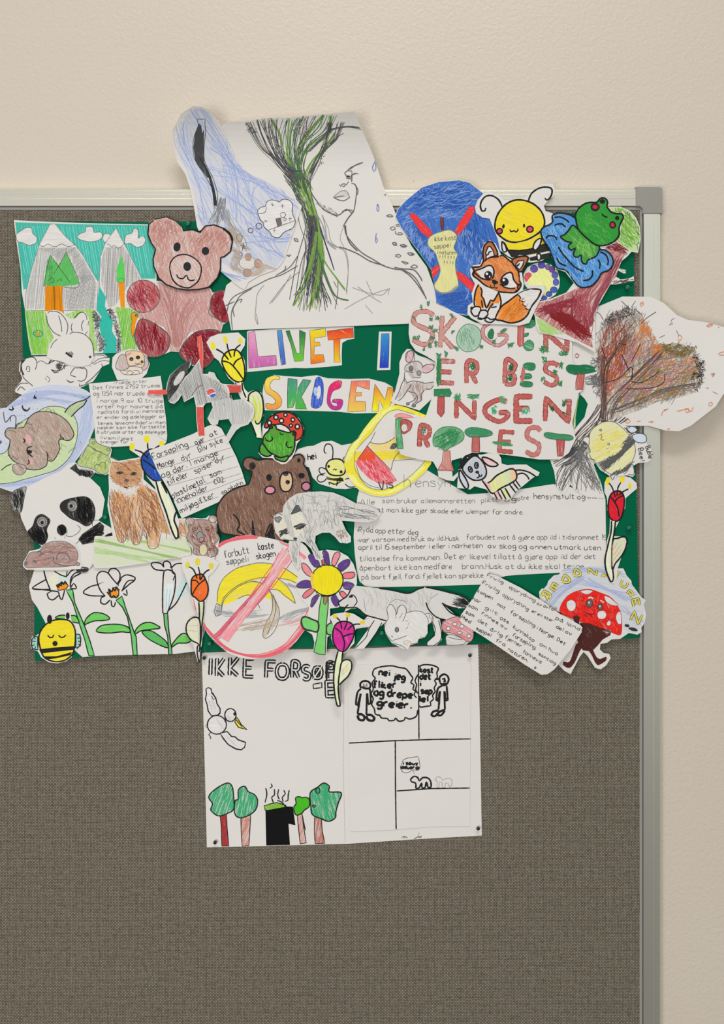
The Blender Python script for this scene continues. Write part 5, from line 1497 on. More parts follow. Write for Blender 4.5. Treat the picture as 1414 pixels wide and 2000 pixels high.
O 55 390 80 320 150 240 300 120 450 70 640 52 740 75 860 170 960 260 1040 400 1060 560 1030 700 980 900 860 1150 720 1305 600 1280 540 1240 440 1190 425 1100 400 960 385 880 340 810 200 620 100 480
N blue_crayon
F 3a66ae~.83 70 60 390 85 320 155 245 300 125 450 75 640 57 740 80 860 175 960 260 1040 400 1060 560 1030 700 980 900 860 1150 720 1300 600 1276 540 1236 440 1186 425 1100 400 960 387 880 342 810 204 620 105 480
Q 2a4e96 1.1 260 100 75 14 660 600 720 300 800 300 960 600 900 900 700 700
Q 2a4e96 1.1 260 110 165 16 100 360 300 140 640 80 820 200 700 330 300 320
Q 7f98c8 1 240 80 160 30 80 400 300 140 640 80 860 200 700 400 300 420 150 480
Q 2f559e 1.1 180 90 60 20 120 480 300 520 420 720 400 860 240 660
Q 7f98c8 1 160 70 110 30 120 440 420 720 380 860 240 660
Q 2f559e 1.1 180 110 165 16 440 1120 700 1080 800 1180 700 1290 460 1190
Q 88a0cc 1 140 80 90 30 650 500 900 600 900 1000 720 1200 640 700
n red_bar
b d8393a~.88 50 c33 1.2 185 375 210 358 250 380 400 540 365 582 300 540
b d8393a~.88 -50 c33 1.2 735 305 780 298 785 340 740 430 640 560 605 530 640 460
b d8393a~.88 -40 c33 1.2 385 880 450 835 465 865 440 910 400 958
b d8393a~.88 50 c33 1.2 585 920 620 893 680 920 760 990 830 1060 770 1090 690 1010
N apple_core
b 6e3430~.9 85 533 1.2 470 400 500 400 503 460 498 515 480 515
B cfc98c~.85 85 777 1.2 360 600 400 560 480 530 560 515 620 560 615 620 595 680 630 740 610 800 615 900 630 960 635 1030 590 1080 500 1100 440 1080 415 1020 450 960 470 880 445 790 420 720 360 660
R 888 1 8 10 10 420 1050 470 1090 560 1090 640 1030
N handwriting
T 665 1.4 46 415 620 -4 210 ikke kast
T 665 1.4 44 415 690 -8 160 søppel
T 665 1.3 36 440 735 2 180 i naturen
T 554 1.6 34 455 780 3 160 !!!!!!
T 554 1.6 34 495 830 3 110 !!!!
P heart_tree_drawing|tree drawing|large curling sheet with a heart-shaped tree of tangled orange and grey twigs
@ 1114 560
O 260 180 480 90 740 92 860 150 980 260 1080 305 1240 325 1370 360 1500 400 1640 520 1520 800 1414 980 1340 1100 1110 1280 1000 1330 880 1325 720 1280 560 1280 470 1278 400 1500 260 1560 215 1640 280 1800 320 1950 150 1935 50 1880 0 1820 -60 1925 -130 1840 -150 1700 -200 1560 -400 1500 -200 1350 0 1320 40 1310 130 1200 160 1080 130 1030 90 990 0 700 -40 540 150 300
bend 600 700 0 22 900
N roots
R 4a3c3a 1.5 20 46 70 330 1100 260 1230 120 1380 0 1540 -120 1620
R 5a5856 1.1 24 40 90 100 1420 60 1600 -20 1700 -70 1900
R 6a6866 1 20 50 90 60 1500 120 1700 240 1860
R 6a6866 1 12 40 60 60 1500 180 1700 200 1850
R 444 1.2 22 20 30 50 1480 -60 1560 -300 1580
R 444 1.2 10 20 30 300 1240 420 1260 490 1210
N heart_crown
F 9c8878~.42 70 300 1230 260 1000 245 800 240 560 270 360 380 230 530 200 640 250 740 400 830 540 1000 520 1150 580 1210 700 1220 850 1160 970 1000 1020 800 1060 620 1140 400 1220
Q 77706a 1.05 560 110 110 60 290 1100 250 760 260 380 380 230 560 200 660 280 760 450 820 560 640 700 440 900
Q 77706a 1.05 640 120 155 45 320 1180 520 900 700 640 860 560 1100 560 1220 720 1200 900 1000 1010 600 1120
Q d07a3c 1.2 260 90 110 30 300 1100 270 760 400 560 680 300 780 480 700 620 440 900
Q d07a3c 1.2 260 90 150 25 400 1100 560 800 860 580 1150 620 1200 900 1000 1000
Q 7a4436 1.2 260 140 110 30 290 1100 260 560 400 260 560 300 600 600 400 900
Q 7a6a34 1.2 220 120 140 40 300 1100 500 800 700 560 1000 540 1180 700 1100 960 600 1100
Q a06a80 1 200 100 140 30 300 900 600 400 780 600 1000 640 1150 800 900 950 500 1050
Q b5503c 1 120 90 110 30 260 760 300 400 500 400 480 800 330 1000
Q 333 1.4 120 40 90 90 1130 600 1230 700 1220 880 1160 960 1100 880 1160 740
Q 444 1.2 160 40 90 90 280 340 400 230 560 180 640 240 500 290 340 360
Q 6a5c30 1.2 160 60 170 60 780 540 900 520 1150 560 1100 640 860 620
Q c8743a 1.2 60 50 90 90 640 300 760 380 720 460 620 380
Q c8743a 1.2 90 40 90 90 760 520 850 540 820 640 740 620
Q 555 1 100 70 90 90 235 640 270 640 290 1000 250 1020 190 850 190 680
Q 666 1.2 30 90 0 12 150 830 250 830 250 900 150 900
S 444 1.2 245 235 270 250 300 300 / 560 190 600 130 / 470 130 530 190 / 790 230 700 290 650 340 / 820 470 870 445 / 1160 570 1155 540 1140 570
N branch
R 5a4640 1.1 10 34 14 320 1230 310 1000 290 800 300 640
R 5a4640 1.1 9 34 18 330 1220 400 1060 560 880 740 700 830 600
R 5a4640 1.0 6 20 20 310 1150 330 760 380 640 520 440
R 5c5652 1.0 6 30 40 400 1150 650 1050 900 950 1180 900
S 333 1.6 300 880 320 760 345 700 / 345 710 310 620 290 560 / 345 700 400 620 440 560 / 300 890 450 840 560 740 570 860 / 440 520 515 535 / 560 860 580 720 / 520 940 720 935 850 890 870 800 / 470 620 545 780 / 550 870 660 880 820 780 / 560 690 620 580 645 520
N falling_leaf
S c97a50 1.4 640 160 665 135 675 160 650 180 645 160 670 150 / 1260 355 1290 340 1310 355 1270 370 1250 360 1310 345 / 1360 620 1400 600 1450 600 1440 625 1370 630 / 990 470 1000 445 1025 460 1015 490 985 485 / 1300 800 1330 795 1310 820 1295 800 / 1275 1075 1300 1060 1305 1090 1275 1095 1275 1070 / 980 1145 1050 1130 1070 1120 1110 1150 1130 1105 / 1060 1130 1085 1120 1095 1150 1065 1155 1060 1130 / 840 1190 850 1150 890 1130 860 1140 / 510 1240 530 1220 550 1240 525 1255 505 1245 / 615 1240 650 1235 / 720 1245 765 1240 745 1255 / 890 1310 915 1305 900 1325
S 666 1.3 910 355 940 330 935 350 / 975 400 1000 450 / 860 1135 900 1125 / 1250 930 1275 935 / 1300 800 1325 810 1310 830
S 9a5058 1.3 925 325 935 300 960 290 / 1310 965 1355 988 / 1360 370 1370 375
S 9a5058 1.6 40 630 60 615 80 630 60 655 42 640
P leaf_sliver_cutout|leaf cut-out|narrow pale green leaf strip showing right of the word INGEN
@ 980 560
O 620 980 717 985 700 1060 680 1200 678 1290 655 1320 600 1250
n leaf
F 96bd5a~.6 92 660 1020 715 988 700 1060 680 1200 676 1285 655 1310 645 1200
S 555 1 700 1000 680 1100 665 1200 655 1300
P yellow_ring_drawing|round drawing|yellow-rimmed round drawing with a red melon slice, crossed by pencilled words
@ 640 720
O 150 880 170 790 215 700 280 640 330 560 400 470 500 370 560 340 640 335 720 355 800 385 910 430 950 600 950 830 955 870 900 950 800 1040 700 1110 600 1165 500 1180 400 1165 290 1120 230 1060 180 980
N yellow_rim
F e0cf34~.85 -55 150 880 170 790 215 700 280 640 330 560 400 470 500 370 560 340 640 335 720 355 800 385 905 430 900 460 800 420 650 378 560 410 480 480 400 600 330 670 270 730 245 830 255 900 300 1000 360 1080 430 1110 520 1112 640 1065 740 1010 860 920 925 800 950 830 950 880 890 955 790 1045 700 1105 600 1160 500 1175 400 1160 290 1115 230 1055 180 975
R e6dd80 2 8 20 20 180 850 300 640 480 440 600 360
R e6dd80 2 8 20 20 200 980 330 1100 500 1150 700 1080 900 900
F dcc83c~.85 0 250 765 420 760 640 758 920 795 910 815 700 830 420 850 245 860
S 777 1.2 150 880 170 790 215 700 270 650 300 620 / 270 740 330 670 400 600 480 480 560 400 650 380 760 410 800 420 / 255 760 245 860 255 930 300 1010 360 1080 440 1112 520 1112 620 1080 / 620 1085 760 990 880 870 925 800 / 245 855 420 855 700 840 840 825
N yellow_middle
F dcc262~.6 20 385 680 450 690 530 680 590 650 625 620 640 700 640 745 480 765 400 740
B 555~.9 60 444 1.2 575 735 600 690 625 685 635 720 600 740
F d8c48a~.5 20 500 840 620 830 590 880 575 930 530 880
N melon_slice
F d8606a~.75 60 365 715 470 820 560 920 640 1030 570 1065 470 1060 380 1010 300 930 260 870 280 820
F d85030~.85 60 365 715 440 800 430 850 290 850 290 810
Q cf3a4a 1.4 110 70 55 15 290 860 440 850 600 1020 480 1050 340 970
Q e8a0a4 1.4 50 70 55 15 290 860 440 850 600 1020 480 1050 340 970
S 555 1.3 390 675 430 690 510 690 580 660 620 630 / 390 675 330 760 275 840 / 365 710 440 790 510 860 585 940 / 700 735 630 800 600 860 585 930 / 390 680 440 580
S 555 1 260 880 300 1000 350 1050 400 1080 480 1100
N pink_arc
B df8f90~.8 0 b66 1.3 615 440 650 415 720 420 790 450 740 455 650 450
N handwriting
T 444 2.4 86 475 1115 -6 145 Vis
T 777 1.3 110 705 1090 0 80 h
P fawn_cutout|deer cut-out|pencilled fawn with big pink ears on white paper left of the slogan
@ 780 560
O 70 572 110 575 170 630 250 655 340 700 345 860 330 1000 290 1040 185 1140 60 1100 -40 1080 -80 1050 -40 960 0 800 0 700 30 620
bend 100 800 0 2 400
n ear
B c99a9c~.6 60 555 1.4 65 640 80 600 115 588 130 620 120 670 85 700 60 680
B c99a9c~.6 20 555 1.4 205 760 240 720 310 715 315 750 270 790 220 790
S 555 1.4 60 680 60 620 90 590 130 590 140 680 / 205 740 250 718 318 715 310 760 260 795
N head
F a89a94~.5 60 130 690 190 700 220 760 200 820 160 840 120 850 60 780 60 730
S 555 1.6 50 770 55 730 100 700 140 685 190 695 220 740 / 50 770 70 780 130 790 / 200 830 170 840 130 830 / 50 780 45 860 60 890
C 6e6a68~.9 60 444 1.3 108 752 18 24
C 8a8684~.8 60 555 1.2 180 795 20 24
N body
F b3a39c~.55 80 85 890 150 870 220 880 250 900 310 880 290 940 230 960 200 1000 210 1050 150 1080 120 1010 90 960 40 1000 -30 1040 10 960 50 880
Q 9c8078 1 70 50 80 20 90 900 220 880 240 950 190 1040 100 980
S 555 1.6 50 840 20 900 0 960 -40 1040 / 60 890 110 870 160 870 220 885 240 890 320 880 290 940 235 940 / 110 900 70 960 30 1020 -10 1050 / 80 960 100 970 140 975 160 1000 / 160 1000 140 1040 90 1070 80 1090 / 230 950 200 1000 205 1040 150 1080 140 1110 / 170 1000 160 1050 120 1080 / 50 840 70 880
C 777~.8 0 444 1.2 78 1078 14 12
C 777~.8 0 444 1.2 132 1095 18 12
K 555 1.8 180 915 182 918 / 200 930 203 933 / 190 950 192 953 / 215 915 217 918
P forest_slogan_sheet|slogan sheet|large white sheet of brown and green letters SKOGEN ER BEST INGEN PROTEST
@ 780 560
O 270 115 330 150 500 230 700 330 1000 350 1200 300 1330 420 1590 470 1590 640 1600 700 1690 730 1835 750 1820 800 1710 830 1700 940 1650 980 1620 1130 1590 1250 1625 1400 1560 1530 1480 1590 1280 1590 1080 1560 900 1540 760 1520 480 1600 490 1750 560 1690 540 1740 500 1790 430 1780 360 1750 350 1680 310 1610 180 1590 60 1560 10 1540 -15 1480 -40 1330 -45 1270 0 1215 240 1200 300 1020 340 720 330 690 250 640 150 590 100 520 85 430 90 300 130 200 200 140
@ 780 560
bend 200 1450 180 7 240
N letter_s
X a04a48 9.4 b98a80~.8 7 135 225 300 530 8 S
N letter_k
X a04a48 9.4 b98a80~.8 7 385 270 505 565 4 K
N letter_o
B 96b39c~.7 70 575 1.4 525 470 560 390 620 345 690 355 740 400 755 470 730 550 680 590 600 595 540 540
Q 5a8a68 1 50 60 80 20 560 420 680 370 730 480 640 580 560 520
N letter_g
X 9a4446 7.8 b98a86~.8 5.6 780 300 980 540 0 G
B 2f7048~.9 80 365 1.2 815 430 850 385 870 420 855 480 820 470
N letter_e
b b5625c~.8 88 9a3a3a 1.6 1092 340 1150 340 1142 540 1105 552 1088 530
B 2f7a4a~.85 20 365 1.2 1145 350 1180 310 1240 310 1250 350 1210 380 1160 375
B 2f7a4a~.8 20 365 1.2 1138 440 1190 425 1180 455 1145 460
B 3f8a5a~.7 20 365 1.2 1145 530 1190 490 1235 520 1230 575 1180 590 1145 560
N letter_n
@ 980 560
X 9a3a3a 10 ac5f58~.8 7.6 405 420 600 590 0 N
Q 2f7a4a 1.6 60 30 60 60 345 560 390 540 430 560 425 600 360 600
Q 2f7a4a 1.6 50 30 10 60 530 600 605 595 600 635 535 630
@ 780 560
N letter_e
X 8a3030 9.4 b5625c~.8 7.2 365 685 510 885 3 E
Q 2f7a4a 1.8 130 50 88 10 345 665 382 665 382 890 348 890
N letter_r
X 8a3030 9 b5625c~.8 6.8 622 695 715 890 2 R
Q 1f6a3a 1.8 60 20 60 60 640 700 690 700 690 765 645 765
N letter_b
X 8a3030 9 b5625c~.8 6.6 975 685 1065 895 3 B
Q 1f5a34 1.8 50 20 60 60 1005 710 1050 715 1040 775 1005 770
Q 1f5a34 1.8 50 20 60 60 985 820 1035 820 1030 875 985 875
N letter_e
B 2f7a4a~.85 10 365 1.3 1140 720 1180 700 1245 710 1245 760 1200 770 1150 750
B 2f7a4a~.85 10 365 1.3 1125 810 1200 800 1220 835 1170 850 1115 840
B 2f7a4a~.85 10 365 1.3 1115 880 1170 870 1225 885 1215 920 1140 920 1110 900
F b5625c~.8 70 1130 740 1150 745 1160 790 1140 880 1115 880 1120 800
N letter_s
X 8a3030 9 b5625c~.8 6.8 1345 700 1450 905 10 S
Q 2f7a4a 1.6 30 26 60 60 1320 650 1350 650 1360 690 1325 700
Q 2f7a4a 1.6 30 26 60 60 1420 770 1450 770 1445 815 1415 800
Q 2f7a4a 1.6 30 26 60 60 1455 870 1500 870 1495 915 1460 910
Q 2f7a4a 1.6 30 26 60 60 1480 700 1510 700 1500 755 1475 740
Q 2f7a4a 1.4 24 22 60 60 1305 840 1335 830 1340 880 1305 885
N letter_t
B 1f6a42~.85 5 365 1.4 1535 750 1560 720 1650 725 1720 720 1800 745 1815 775 1740 795 1640 810 1560 790
B c9c6c0~1 0 665 1.2 1800 745 1830 760 1805 775
b ac5f58~.75 88 933 1.6 1640 805 1705 805 1695 880 1690 945 1625 945 1625 880
@ 780 560
N letter_t
b 2f7a4a~.85 10 365 1.6 320 945 460 940 480 980 465 1010 320 1005
b ac5250~.85 88 833 1.6 355 1015 415 1015 412 1160 385 1200 350 1160
N letter_n
X 8a3030 9 b05850~.8 6.8 525 1045 690 1210 0 N
Q 3f8a5a 1.5 50 30 60 60 505 1000 560 990 565 1035 510 1045
Q 3f8a5a 1.5 60 34 10 30 630 990 730 990 725 1025 635 1035
N letter_g
X 8a3030 9.6 b05850~.8 7.4 800 1040 990 1240 0 G
Q 3f9a6a 1.5 50 24 60 60 855 1090 895 1090 890 1175 855 1165
Q 3f9a6a 1.4 50 24 60 60 920 1010 970 1005 970 1070 930 1070
N letter_e
X 8a3030 11 b05850~.8 8.6 1075 1010 1225 1235 0 E
Q cfcac4 4 30 40 0 5 1135 1120 1180 1120 1180 1160 1135 1160
Q 3f9a6a 1.5 50 26 60 60 1130 1130 1195 1115 1200 1150 1130 1170
N letter_n
X 8a3030 9.4 b05850~.8 7.2 1345 1030 1560 1240 2 N
Q 2f5a34 1.6 30 26 40 30 1375 1090 1430 1120 1410 1150
Q 2f5a34 1.6 30 26 80 30 1500 1040 1540 1040 1530 1100 1500 1100
K 264 2.4 1500 1150 1560 1180
N letter_p
@ 640 720
b 3f9a5a~.7 88 365 1.4 625 460 680 455 680 600 695 735 640 735 630 600
B ac5048~.8 60 833 1.4 675 480 730 470 775 500 760 560 700 600 680 590
D cfcac4~1 0 705 545 26 34
N letter_r
X 8a3030 9 b05850~.8 7 850 535 935 720 4 R
Q 2f7a4a 1.6 30 20 60 60 865 540 900 540 900 600 870 600
N letter_o
B 5f9a6c~.75 60 375 1.5 970 640 1000 580 1060 540 1150 535 1220 560 1255 610 1240 660 1180 700 1120 730 1080 760 1040 720 980 710
Q 2f7a4a 1.4 120 80 140 20 990 640 1100 560 1230 600 1180 690 1060 740
b bd8074~.7 88 944 1.4 1065 760 1125 755 1130 850 1160 935 1010 935 1055 860
K a55 1.2 1010 930 1160 940 / 1050 880 1100 930 / 1130 880 1150 940
@ 880 780
N letter_t
B 3a8458~.85 5 365 1.4 130 300 165 265 230 260 320 275 380 300 375 330 280 345 180 345
b ac5f58~.8 88 833 1.4 200 345 265 348 268 485 195 480
N letter_e
X 8a3030 8.6 b05850~.8 6.6 455 300 580 480 4 E
Q 3f8a5a 2 40 80 5 6 430 390 540 405 535 425 430 415
N letter_s
X a04a46 9 b87068~.8 7 705 255 815 510 8 S
N letter_t
B 3a8458~.85 5 365 1.4 860 320 890 305 1000 320 1100 330 1130 355 1100 375 980 370 880 350
b ac5050~.8 88 833 1.4 975 375 1050 375 1045 450 1035 520 985 522
N green_twigs
@ 660 400
Q 467a56 1.5 16 26 90 40 820 895 845 895 840 935 825 930
Q 467a56 1.5 14 22 60 50 755 920 775 925 775 960 762 955
Q 467a56 1.5 12 24 60 40 680 1020 700 1030 700 1050
Q 467a56 1.5 18 24 30 60 835 1040 875 1040 870 1070 840 1065
Q 467a56 1.5 18 26 30 60 895 1020 930 1030 925 1060 895 1050
Q 467a56 1.5 18 26 30 60 1030 1000 1055 1000 1055 1035 1035 1030
Q 467a56 1.5 22 28 60 60 835 1105 875 1110 865 1145 838 1140
Q 467a56 1.5 22 28 30 60 875 1145 920 1145 915 1170 880 1170
Q 467a56 1.5 22 28 30 60 845 1210 885 1205 885 1240 850 1240
Q 467a56 1.5 20 28 60 60 830 1275 860 1275 860 1315 838 1315
Q 467a56 1.5 20 28 60 60 890 1260 910 1260 905 1310 890 1300
Q 467a56 1.5 20 28 60 60 915 1365 950 1370 945 1400 915 1400
Q 467a56 1.5 20 28 60 60 985 1350 1010 1350 1010 1395 985 1395
Q 467a56 1.5 20 28 60 60 1075 1300 1105 1310 1100 1340 1075 1335
Q 467a56 1.5 14 24 60 60 690 1210 715 1210 715 1235 690 1235
Q 467a56 1.5 14 24 60 60 725 1205 750 1205 745 1235 725 1235
Q 467a56 1.5 14 24 60 60 780 1320 800 1320 800 1350 780 1350
Q 467a56 1.5 14 24 60 60 1045 1155 1070 1155 1065 1180 1048 1175
Q 467a56 1.5 24 24 40 60 1310 1295 1335 1295 1330 1320 1310 1318
@ 780 560
Q 467a56 1.5 30 34 140 40 940 400 985 380 985 410 940 425
Q 467a56 1.5 30 34 140 40 995 525 1045 515 1040 550 1000 560
Q 3f7a54 1.6 20 24 60 60 855 495 885 490 880 520 858 515
S a55 1.2 930 440 945 410 / 880 490 895 470 / 985 510 1010 530
P tree_trunk_cutout|tree cut-out|long slanting dark red tree trunk cut-out with light green leaves
@ 1000 340
O 880 300 1000 300 1090 340 1140 400 1175 480 1185 600 1160 725 1100 715 1060 760 1010 800 980 870 1040 880 1050 910 1030 915 960 880 950 940 1000 970 1080 960 1120 940 1125 980 960 1015 905 1015 880 1060 800 1200 765 1300 765 1640 600 1550 350 1480 250 1460 220 1400 210 1310 195 1265 225 1180 350 1150 500 1090 600 960 700 800 850 640 900 450
N leaves
F a9c47a~.6 60 890 305 1000 305 1085 345 1135 405 1170 480 1180 600 1155 715 1100 705 1000 650 960 600 900 450
Q 5f9a34 1.6 160 90 50 25 900 310 1080 350 1170 500 1170 640 1060 680 960 600
Q 7fae50 1.3 120 70 60 25 900 310 1080 350 1170 500 1170 640 1060 680 960 600
S 555 1 950 310 960 340 990 350 1010 320 / 1040 330 1050 390 1070 340 / 1080 350 1090 430 1130 420 / 1130 420 1140 500 1165 480 1160 540 1180 560 / 1170 620 1150 650 1160 700
F 96bd5a~.6 45 220 1320 300 1350 420 1420 480 1475 350 1478 260 1455
N bark
F a9605e~.62 -60 860 680 960 620 1060 690 1030 760 1000 800 960 940 900 1020 790 1200 755 1300 710 1400 745 1600 620 1540 400 1420 215 1300 200 1260 230 1185 360 1160 520 1090 600 1050 700 880
Q 86303a 1.4 220 140 100 30 280 1200 420 1180 600 1120 700 1220 760 1480 600 1460 400 1320
Q 7a2226 1.8 240 130 35 18 340 1270 480 1290 620 1380 700 1480 640 1500 420 1370
Q 86303a 1.4 140 120 -20 12 230 1230 400 1190 620 1140 600 1200 300 1290
Q 6e2a2e 1.4 70 60 30 20 850 660 950 630 1050 690 1040 740 920 690
R a05058 1.1 26 80 60 900 760 760 1000 660 1180 700 1350
R 86404a 1.1 14 30 20 980 780 880 1000 770 1190 730 1400
Q 6a4a44 1.6 30 60 -15 10 930 980 1110 960 1120 980 960 1010
S 9a7 1.6 990 865 1030 900 1050 880
P red_tulip_cutout|tulip cut-out|red tulip cut-out at the right edge with a leaf reaching the mushroom arch
@ 1100 780
O 380 770 400 720 440 710 540 700 620 720 675 770 680 820 620 870 575 910 570 1000 520 1110 480 1190 470 1260 560 1262 590 1290 590 1350 540 1440 500 1560 490 1640 470 1700 440 1690 400 1600 385 1500 390 1400 405 1290 425 1230 430 1110 405 1020 405 930 400 900 378 850
N petals
B cc2030~.93 75 222 3.2 435 880 480 845 530 850 560 900 560 980 540 1070 500 1120 450 1110 418 1060 415 960
S 222 3 430 890 470 940 500 1000 515 1080 / 475 950 500 910 555 885
N stamen
D dcc92c 60 410 755 20 40 10
D dcc92c 60 542 738 24 32 15
D dcc92c 60 613 798 16 30
S 222 2.8 420 770 450 810 480 900 / 530 765 505 810 495 890 / 600 825 550 850 510 885
n stem
F d9dabc~.9 85 445 1120 480 1120 475 1200 460 1300 450 1400 450 1560 460 1650 440 1690 400 1590 385 1480 395 1380 430 1250
S 222 3.2 445 1120 440 1220 410 1350 385 1480 400 1590 440 1680 462 1650 455 1560 / 480 1120 475 1180 455 1310
n leaf
B c4c8a6~.6 60 222 3.2 455 1310 500 1280 560 1265 588 1300 570 1380 530 1450 480 1510 450 1560
S c86 1.1 455 1390 500 1320 / 460 1440 530 1340 / 455 1490 540 1380 / 455 1330 450 1540
P berry_wreath_drawing|round drawing|small round drawing ringed with purple and blue berries behind the fox tail
@ 1000 340
O 105 920 140 860 200 825 280 810 360 835 420 890 440 970 435 1040 400 1110 330 1155 240 1165 180 1100 110 1010
N yellow_centre
F d9da8c~.85 60 140 990 200 910 270 868 330 880 370 940 375 1020 345 1080 290 1110 270 1020 160 1020
n berry
C 5a4aa0~.85 60 445 1.2 203 872 34 34
C 5a4aa0~.85 60 445 1.2 272 838 32 30
C 7a5a9a~.85 60 545 1.2 330 855 24 26
C 6a4a9a~.85 60 445 1.2 368 878 26 28
C 5a5aaa~.85 60 445 1.2 395 930 28 30
C 4a60b0~.85 60 445 1.2 405 995 26 30
C 4058a8~.85 60 445 1.2 385 1065 32 28
C 4058a8~.85 60 445 1.2 340 1105 28 24
C 4058a8~.85 60 445 1.2 295 1140 26 20
B d85058~.9 60 a44 1.2 115 950 130 915 165 910 180 930 150 965 130 990
P sheep_cutout|sheep cut-out|torn-edged cut-out of a sheep with black curly wool and striped pastel body
@ 880 780
O 60 815 65 740 80 600 110 530 200 490 280 510 350 495 440 500 465 540 470 590 520 605 600 600 700 600 760 640 820 670 810 700 760 720 700 770 650 810 600 850 550 920 480 925 380 895 330 830 220 800 180 830 110 820
N wool
F 222~1.2 20 75 640 85 570 130 520 200 490 250 495 270 550 240 560 220 520 160 560 130 600 110 640
Q cfcac6 1.6 16 20 60 60 120 560 200 510 250 520 140 600
Q 222 2.6 90 30 40 80 75 640 90 560 150 510 240 490 270 540 220 560 150 570 110 640
N head
B aeb2ba~.6 100 222 3.2 110 630 160 560 220 520 270 545 310 600 330 660 320 710 280 740 220 745 170 720 130 680
n ear
B b9bdca~.6 80 222 3.2 85 650 115 690 150 750 165 800 150 825 120 800 80 720
B d9a9aa~.6 20 222 3.2 290 535 340 540 400 570 438 600 420 615 360 615 310 580
n eye
C aaa~1 0 222 3 182 645 16 26 -20
D 222 0 182 645 7 12
C aaa~1 0 222 3 238 608 16 26
D 222 0 240 608 7 12
N mouth
D 222 0 245 670 18 14
S 222 3 255 680 265 710 240 725 / 265 700 280 710 290 690
N body
F d9a8a4~.65 80 300 745 360 770 380 860 350 850
F cfd088~.65 80 360 770 400 720 470 680 520 650 540 770 420 860 385 860
F b5cf9a~.6 80 500 665 540 645 570 740 530 780
F e0b48a~.65 80 545 640 590 655 610 700 600 730 555 760
S 222 3.2 340 770 370 755 420 705 480 670 550 640 590 650 610 700 600 740 540 780 460 820 410 860 370 860 330 800 290 745
S 222 3 595 655 640 650 720 670 790 715 / 615 690 660 680 700 700 725 740
N leg
F d9a8a4~.6 80 405 860 430 845 465 920 435 920
F cfd088~.7 80 465 830 500 820 540 900 520 915
S 222 3 400 860 430 920 / 435 850 475 920 / 460 825 510 920 / 500 815 555 910 / 540 780 600 860 / 570 760 625 830 / 595 740 645 810
P bumblebee_cutout|bee cut-out|large pale yellow bumblebee cut-out with grey stripes on the heart tree roots
@ 1100 780
O 175 375 200 345 240 350 270 270 350 210 440 195 520 220 580 245 660 250 685 275 660 310 740 315 765 350 765 400 790 430 815 470 805 560 770 580 690 585 640 615 660 690 640 715 590 700 500 710 470 730 445 745 420 700 340 650 300 590 230 545 215 520 235 460 215 410
N body
B d2cd96~.62 -25 666 1.4 240 380 250 300 310 240 390 205 470 210 530 250 600 320 650 400 665 480 640 560 600 640 530 680 450 690 390 660 320 600 250 530 235 450
Q d6c860 1.6 80 120 -25 12 270 340 480 260 600 380 420 540 300 560
F 777~.75 -50 600 330 650 390 560 500 400 640 350 620 310 580 450 540 550 450
Q 555 1.5 180 110 -45 15 600 350 650 400 560 500 400 640 330 580 450 540 550 450
Q 555 1.2 60 80 -40 20 640 560 600 640 500 690 440 680 560 640
n wing
B bcc8d4~.55 20 444 1.6 585 255 640 250 680 275 665 300 620 310 590 290
B bcc8d4~.55 20 444 1.6 640 330 700 312 755 330 765 380 740 400 680 395 640 360
S 333 1.6 560 260 600 290 630 320 / 580 280 620 250 / 605 325 650 310
N face
E 555 1.3 345 283 9 9
E 555 1.3 418 412 9 9
S 555 1.4 330 335 350 320 355 345 345 370 375 375
n foot
S 555 1.4 240 350 205 345 178 375 215 405 240 450 250 480 220 500 230 540 300 560 / 430 690 440 720 455 740 475 700 / 590 640 640 600 650 690 600 690 / 600 650 560 690
N handwriting
T 444 1.8 44 690 455 80 125 Bee!
T 444 1.8 44 755 440 72 120 Buble
P smiling_bee_cutout|bee cut-out|round-headed yellow bee cut-out with curled antennae and pink cheeks
@ 760 340
O 790 300 815 240 870 175 930 160 1000 185 1060 240 1200 235 1260 215 1330 150 1400 95 1460 85 1510 95 1528 140 1515 200 1460 250 1425 290 1440 340 1560 380 1570 450 1500 580 1480 760 1400 800 1300 815 1200 800 1100 760 1020 700 1000 600 960 500 925 410 860 400 800 360
N head
B ddc82c~.93 20 222 3.6 975 450 1000 370 1060 290 1140 245 1230 240 1320 270 1390 330 1425 400 1428 470 1390 530 1300 590 1200 625 1100 620 1020 570 980 520
n antenna
S 222 3.4 1040 300 1010 240 950 200 890 205 850 250 840 300 855 340 880 340 890 310 / 1282 245 1310 180 1370 135 1430 120 1490 130 1500 170 1480 220 1450 240 1432 220
n eye
D 222 0 1052 482 12 22 10
D 222 0 1242 475 11 18
n cheek
C d04060~.9 0 222 3 1016 525 26 24
C d04060~.9 0 222 3 1296 508 30 28
N mouth
S 222 2.8 1110 510 1120 530 1145 525 1150 515 / 1150 515 1165 535 1185 520 1185 500
N body
F ddc82c~.93 20 1060 625 1150 640 1300 605 1390 545 1440 560 1480 600 1470 700 1330 740 1100 700
F 2e2c28~1.1 20 1075 690 1180 705 1280 690 1340 670 1480 620 1500 700 1420 720 1300 740 1200 760 1130 770
F 2e2c28~1.1 0 1290 770 1400 740 1500 720 1480 780 1300 800
S 222 3 1060 630 1090 690 1130 760 / 1110 700 1200 705 1300 690
B cfcac8~1 0 222 3 1325 680 1340 630 1370 600 1400 595 1390 650 1350 700
B cfcac8~1 0 222 3 1040 620 1070 660 1080 710 1060 720 1040 690
B cfcac8~1 0 222 3 1360 740 1390 735 1395 780 1370 795
P fox_cutout|fox cut-out|orange sitting fox cut-out with big dark eyes and bushy white-tipped tail
@ 760 340
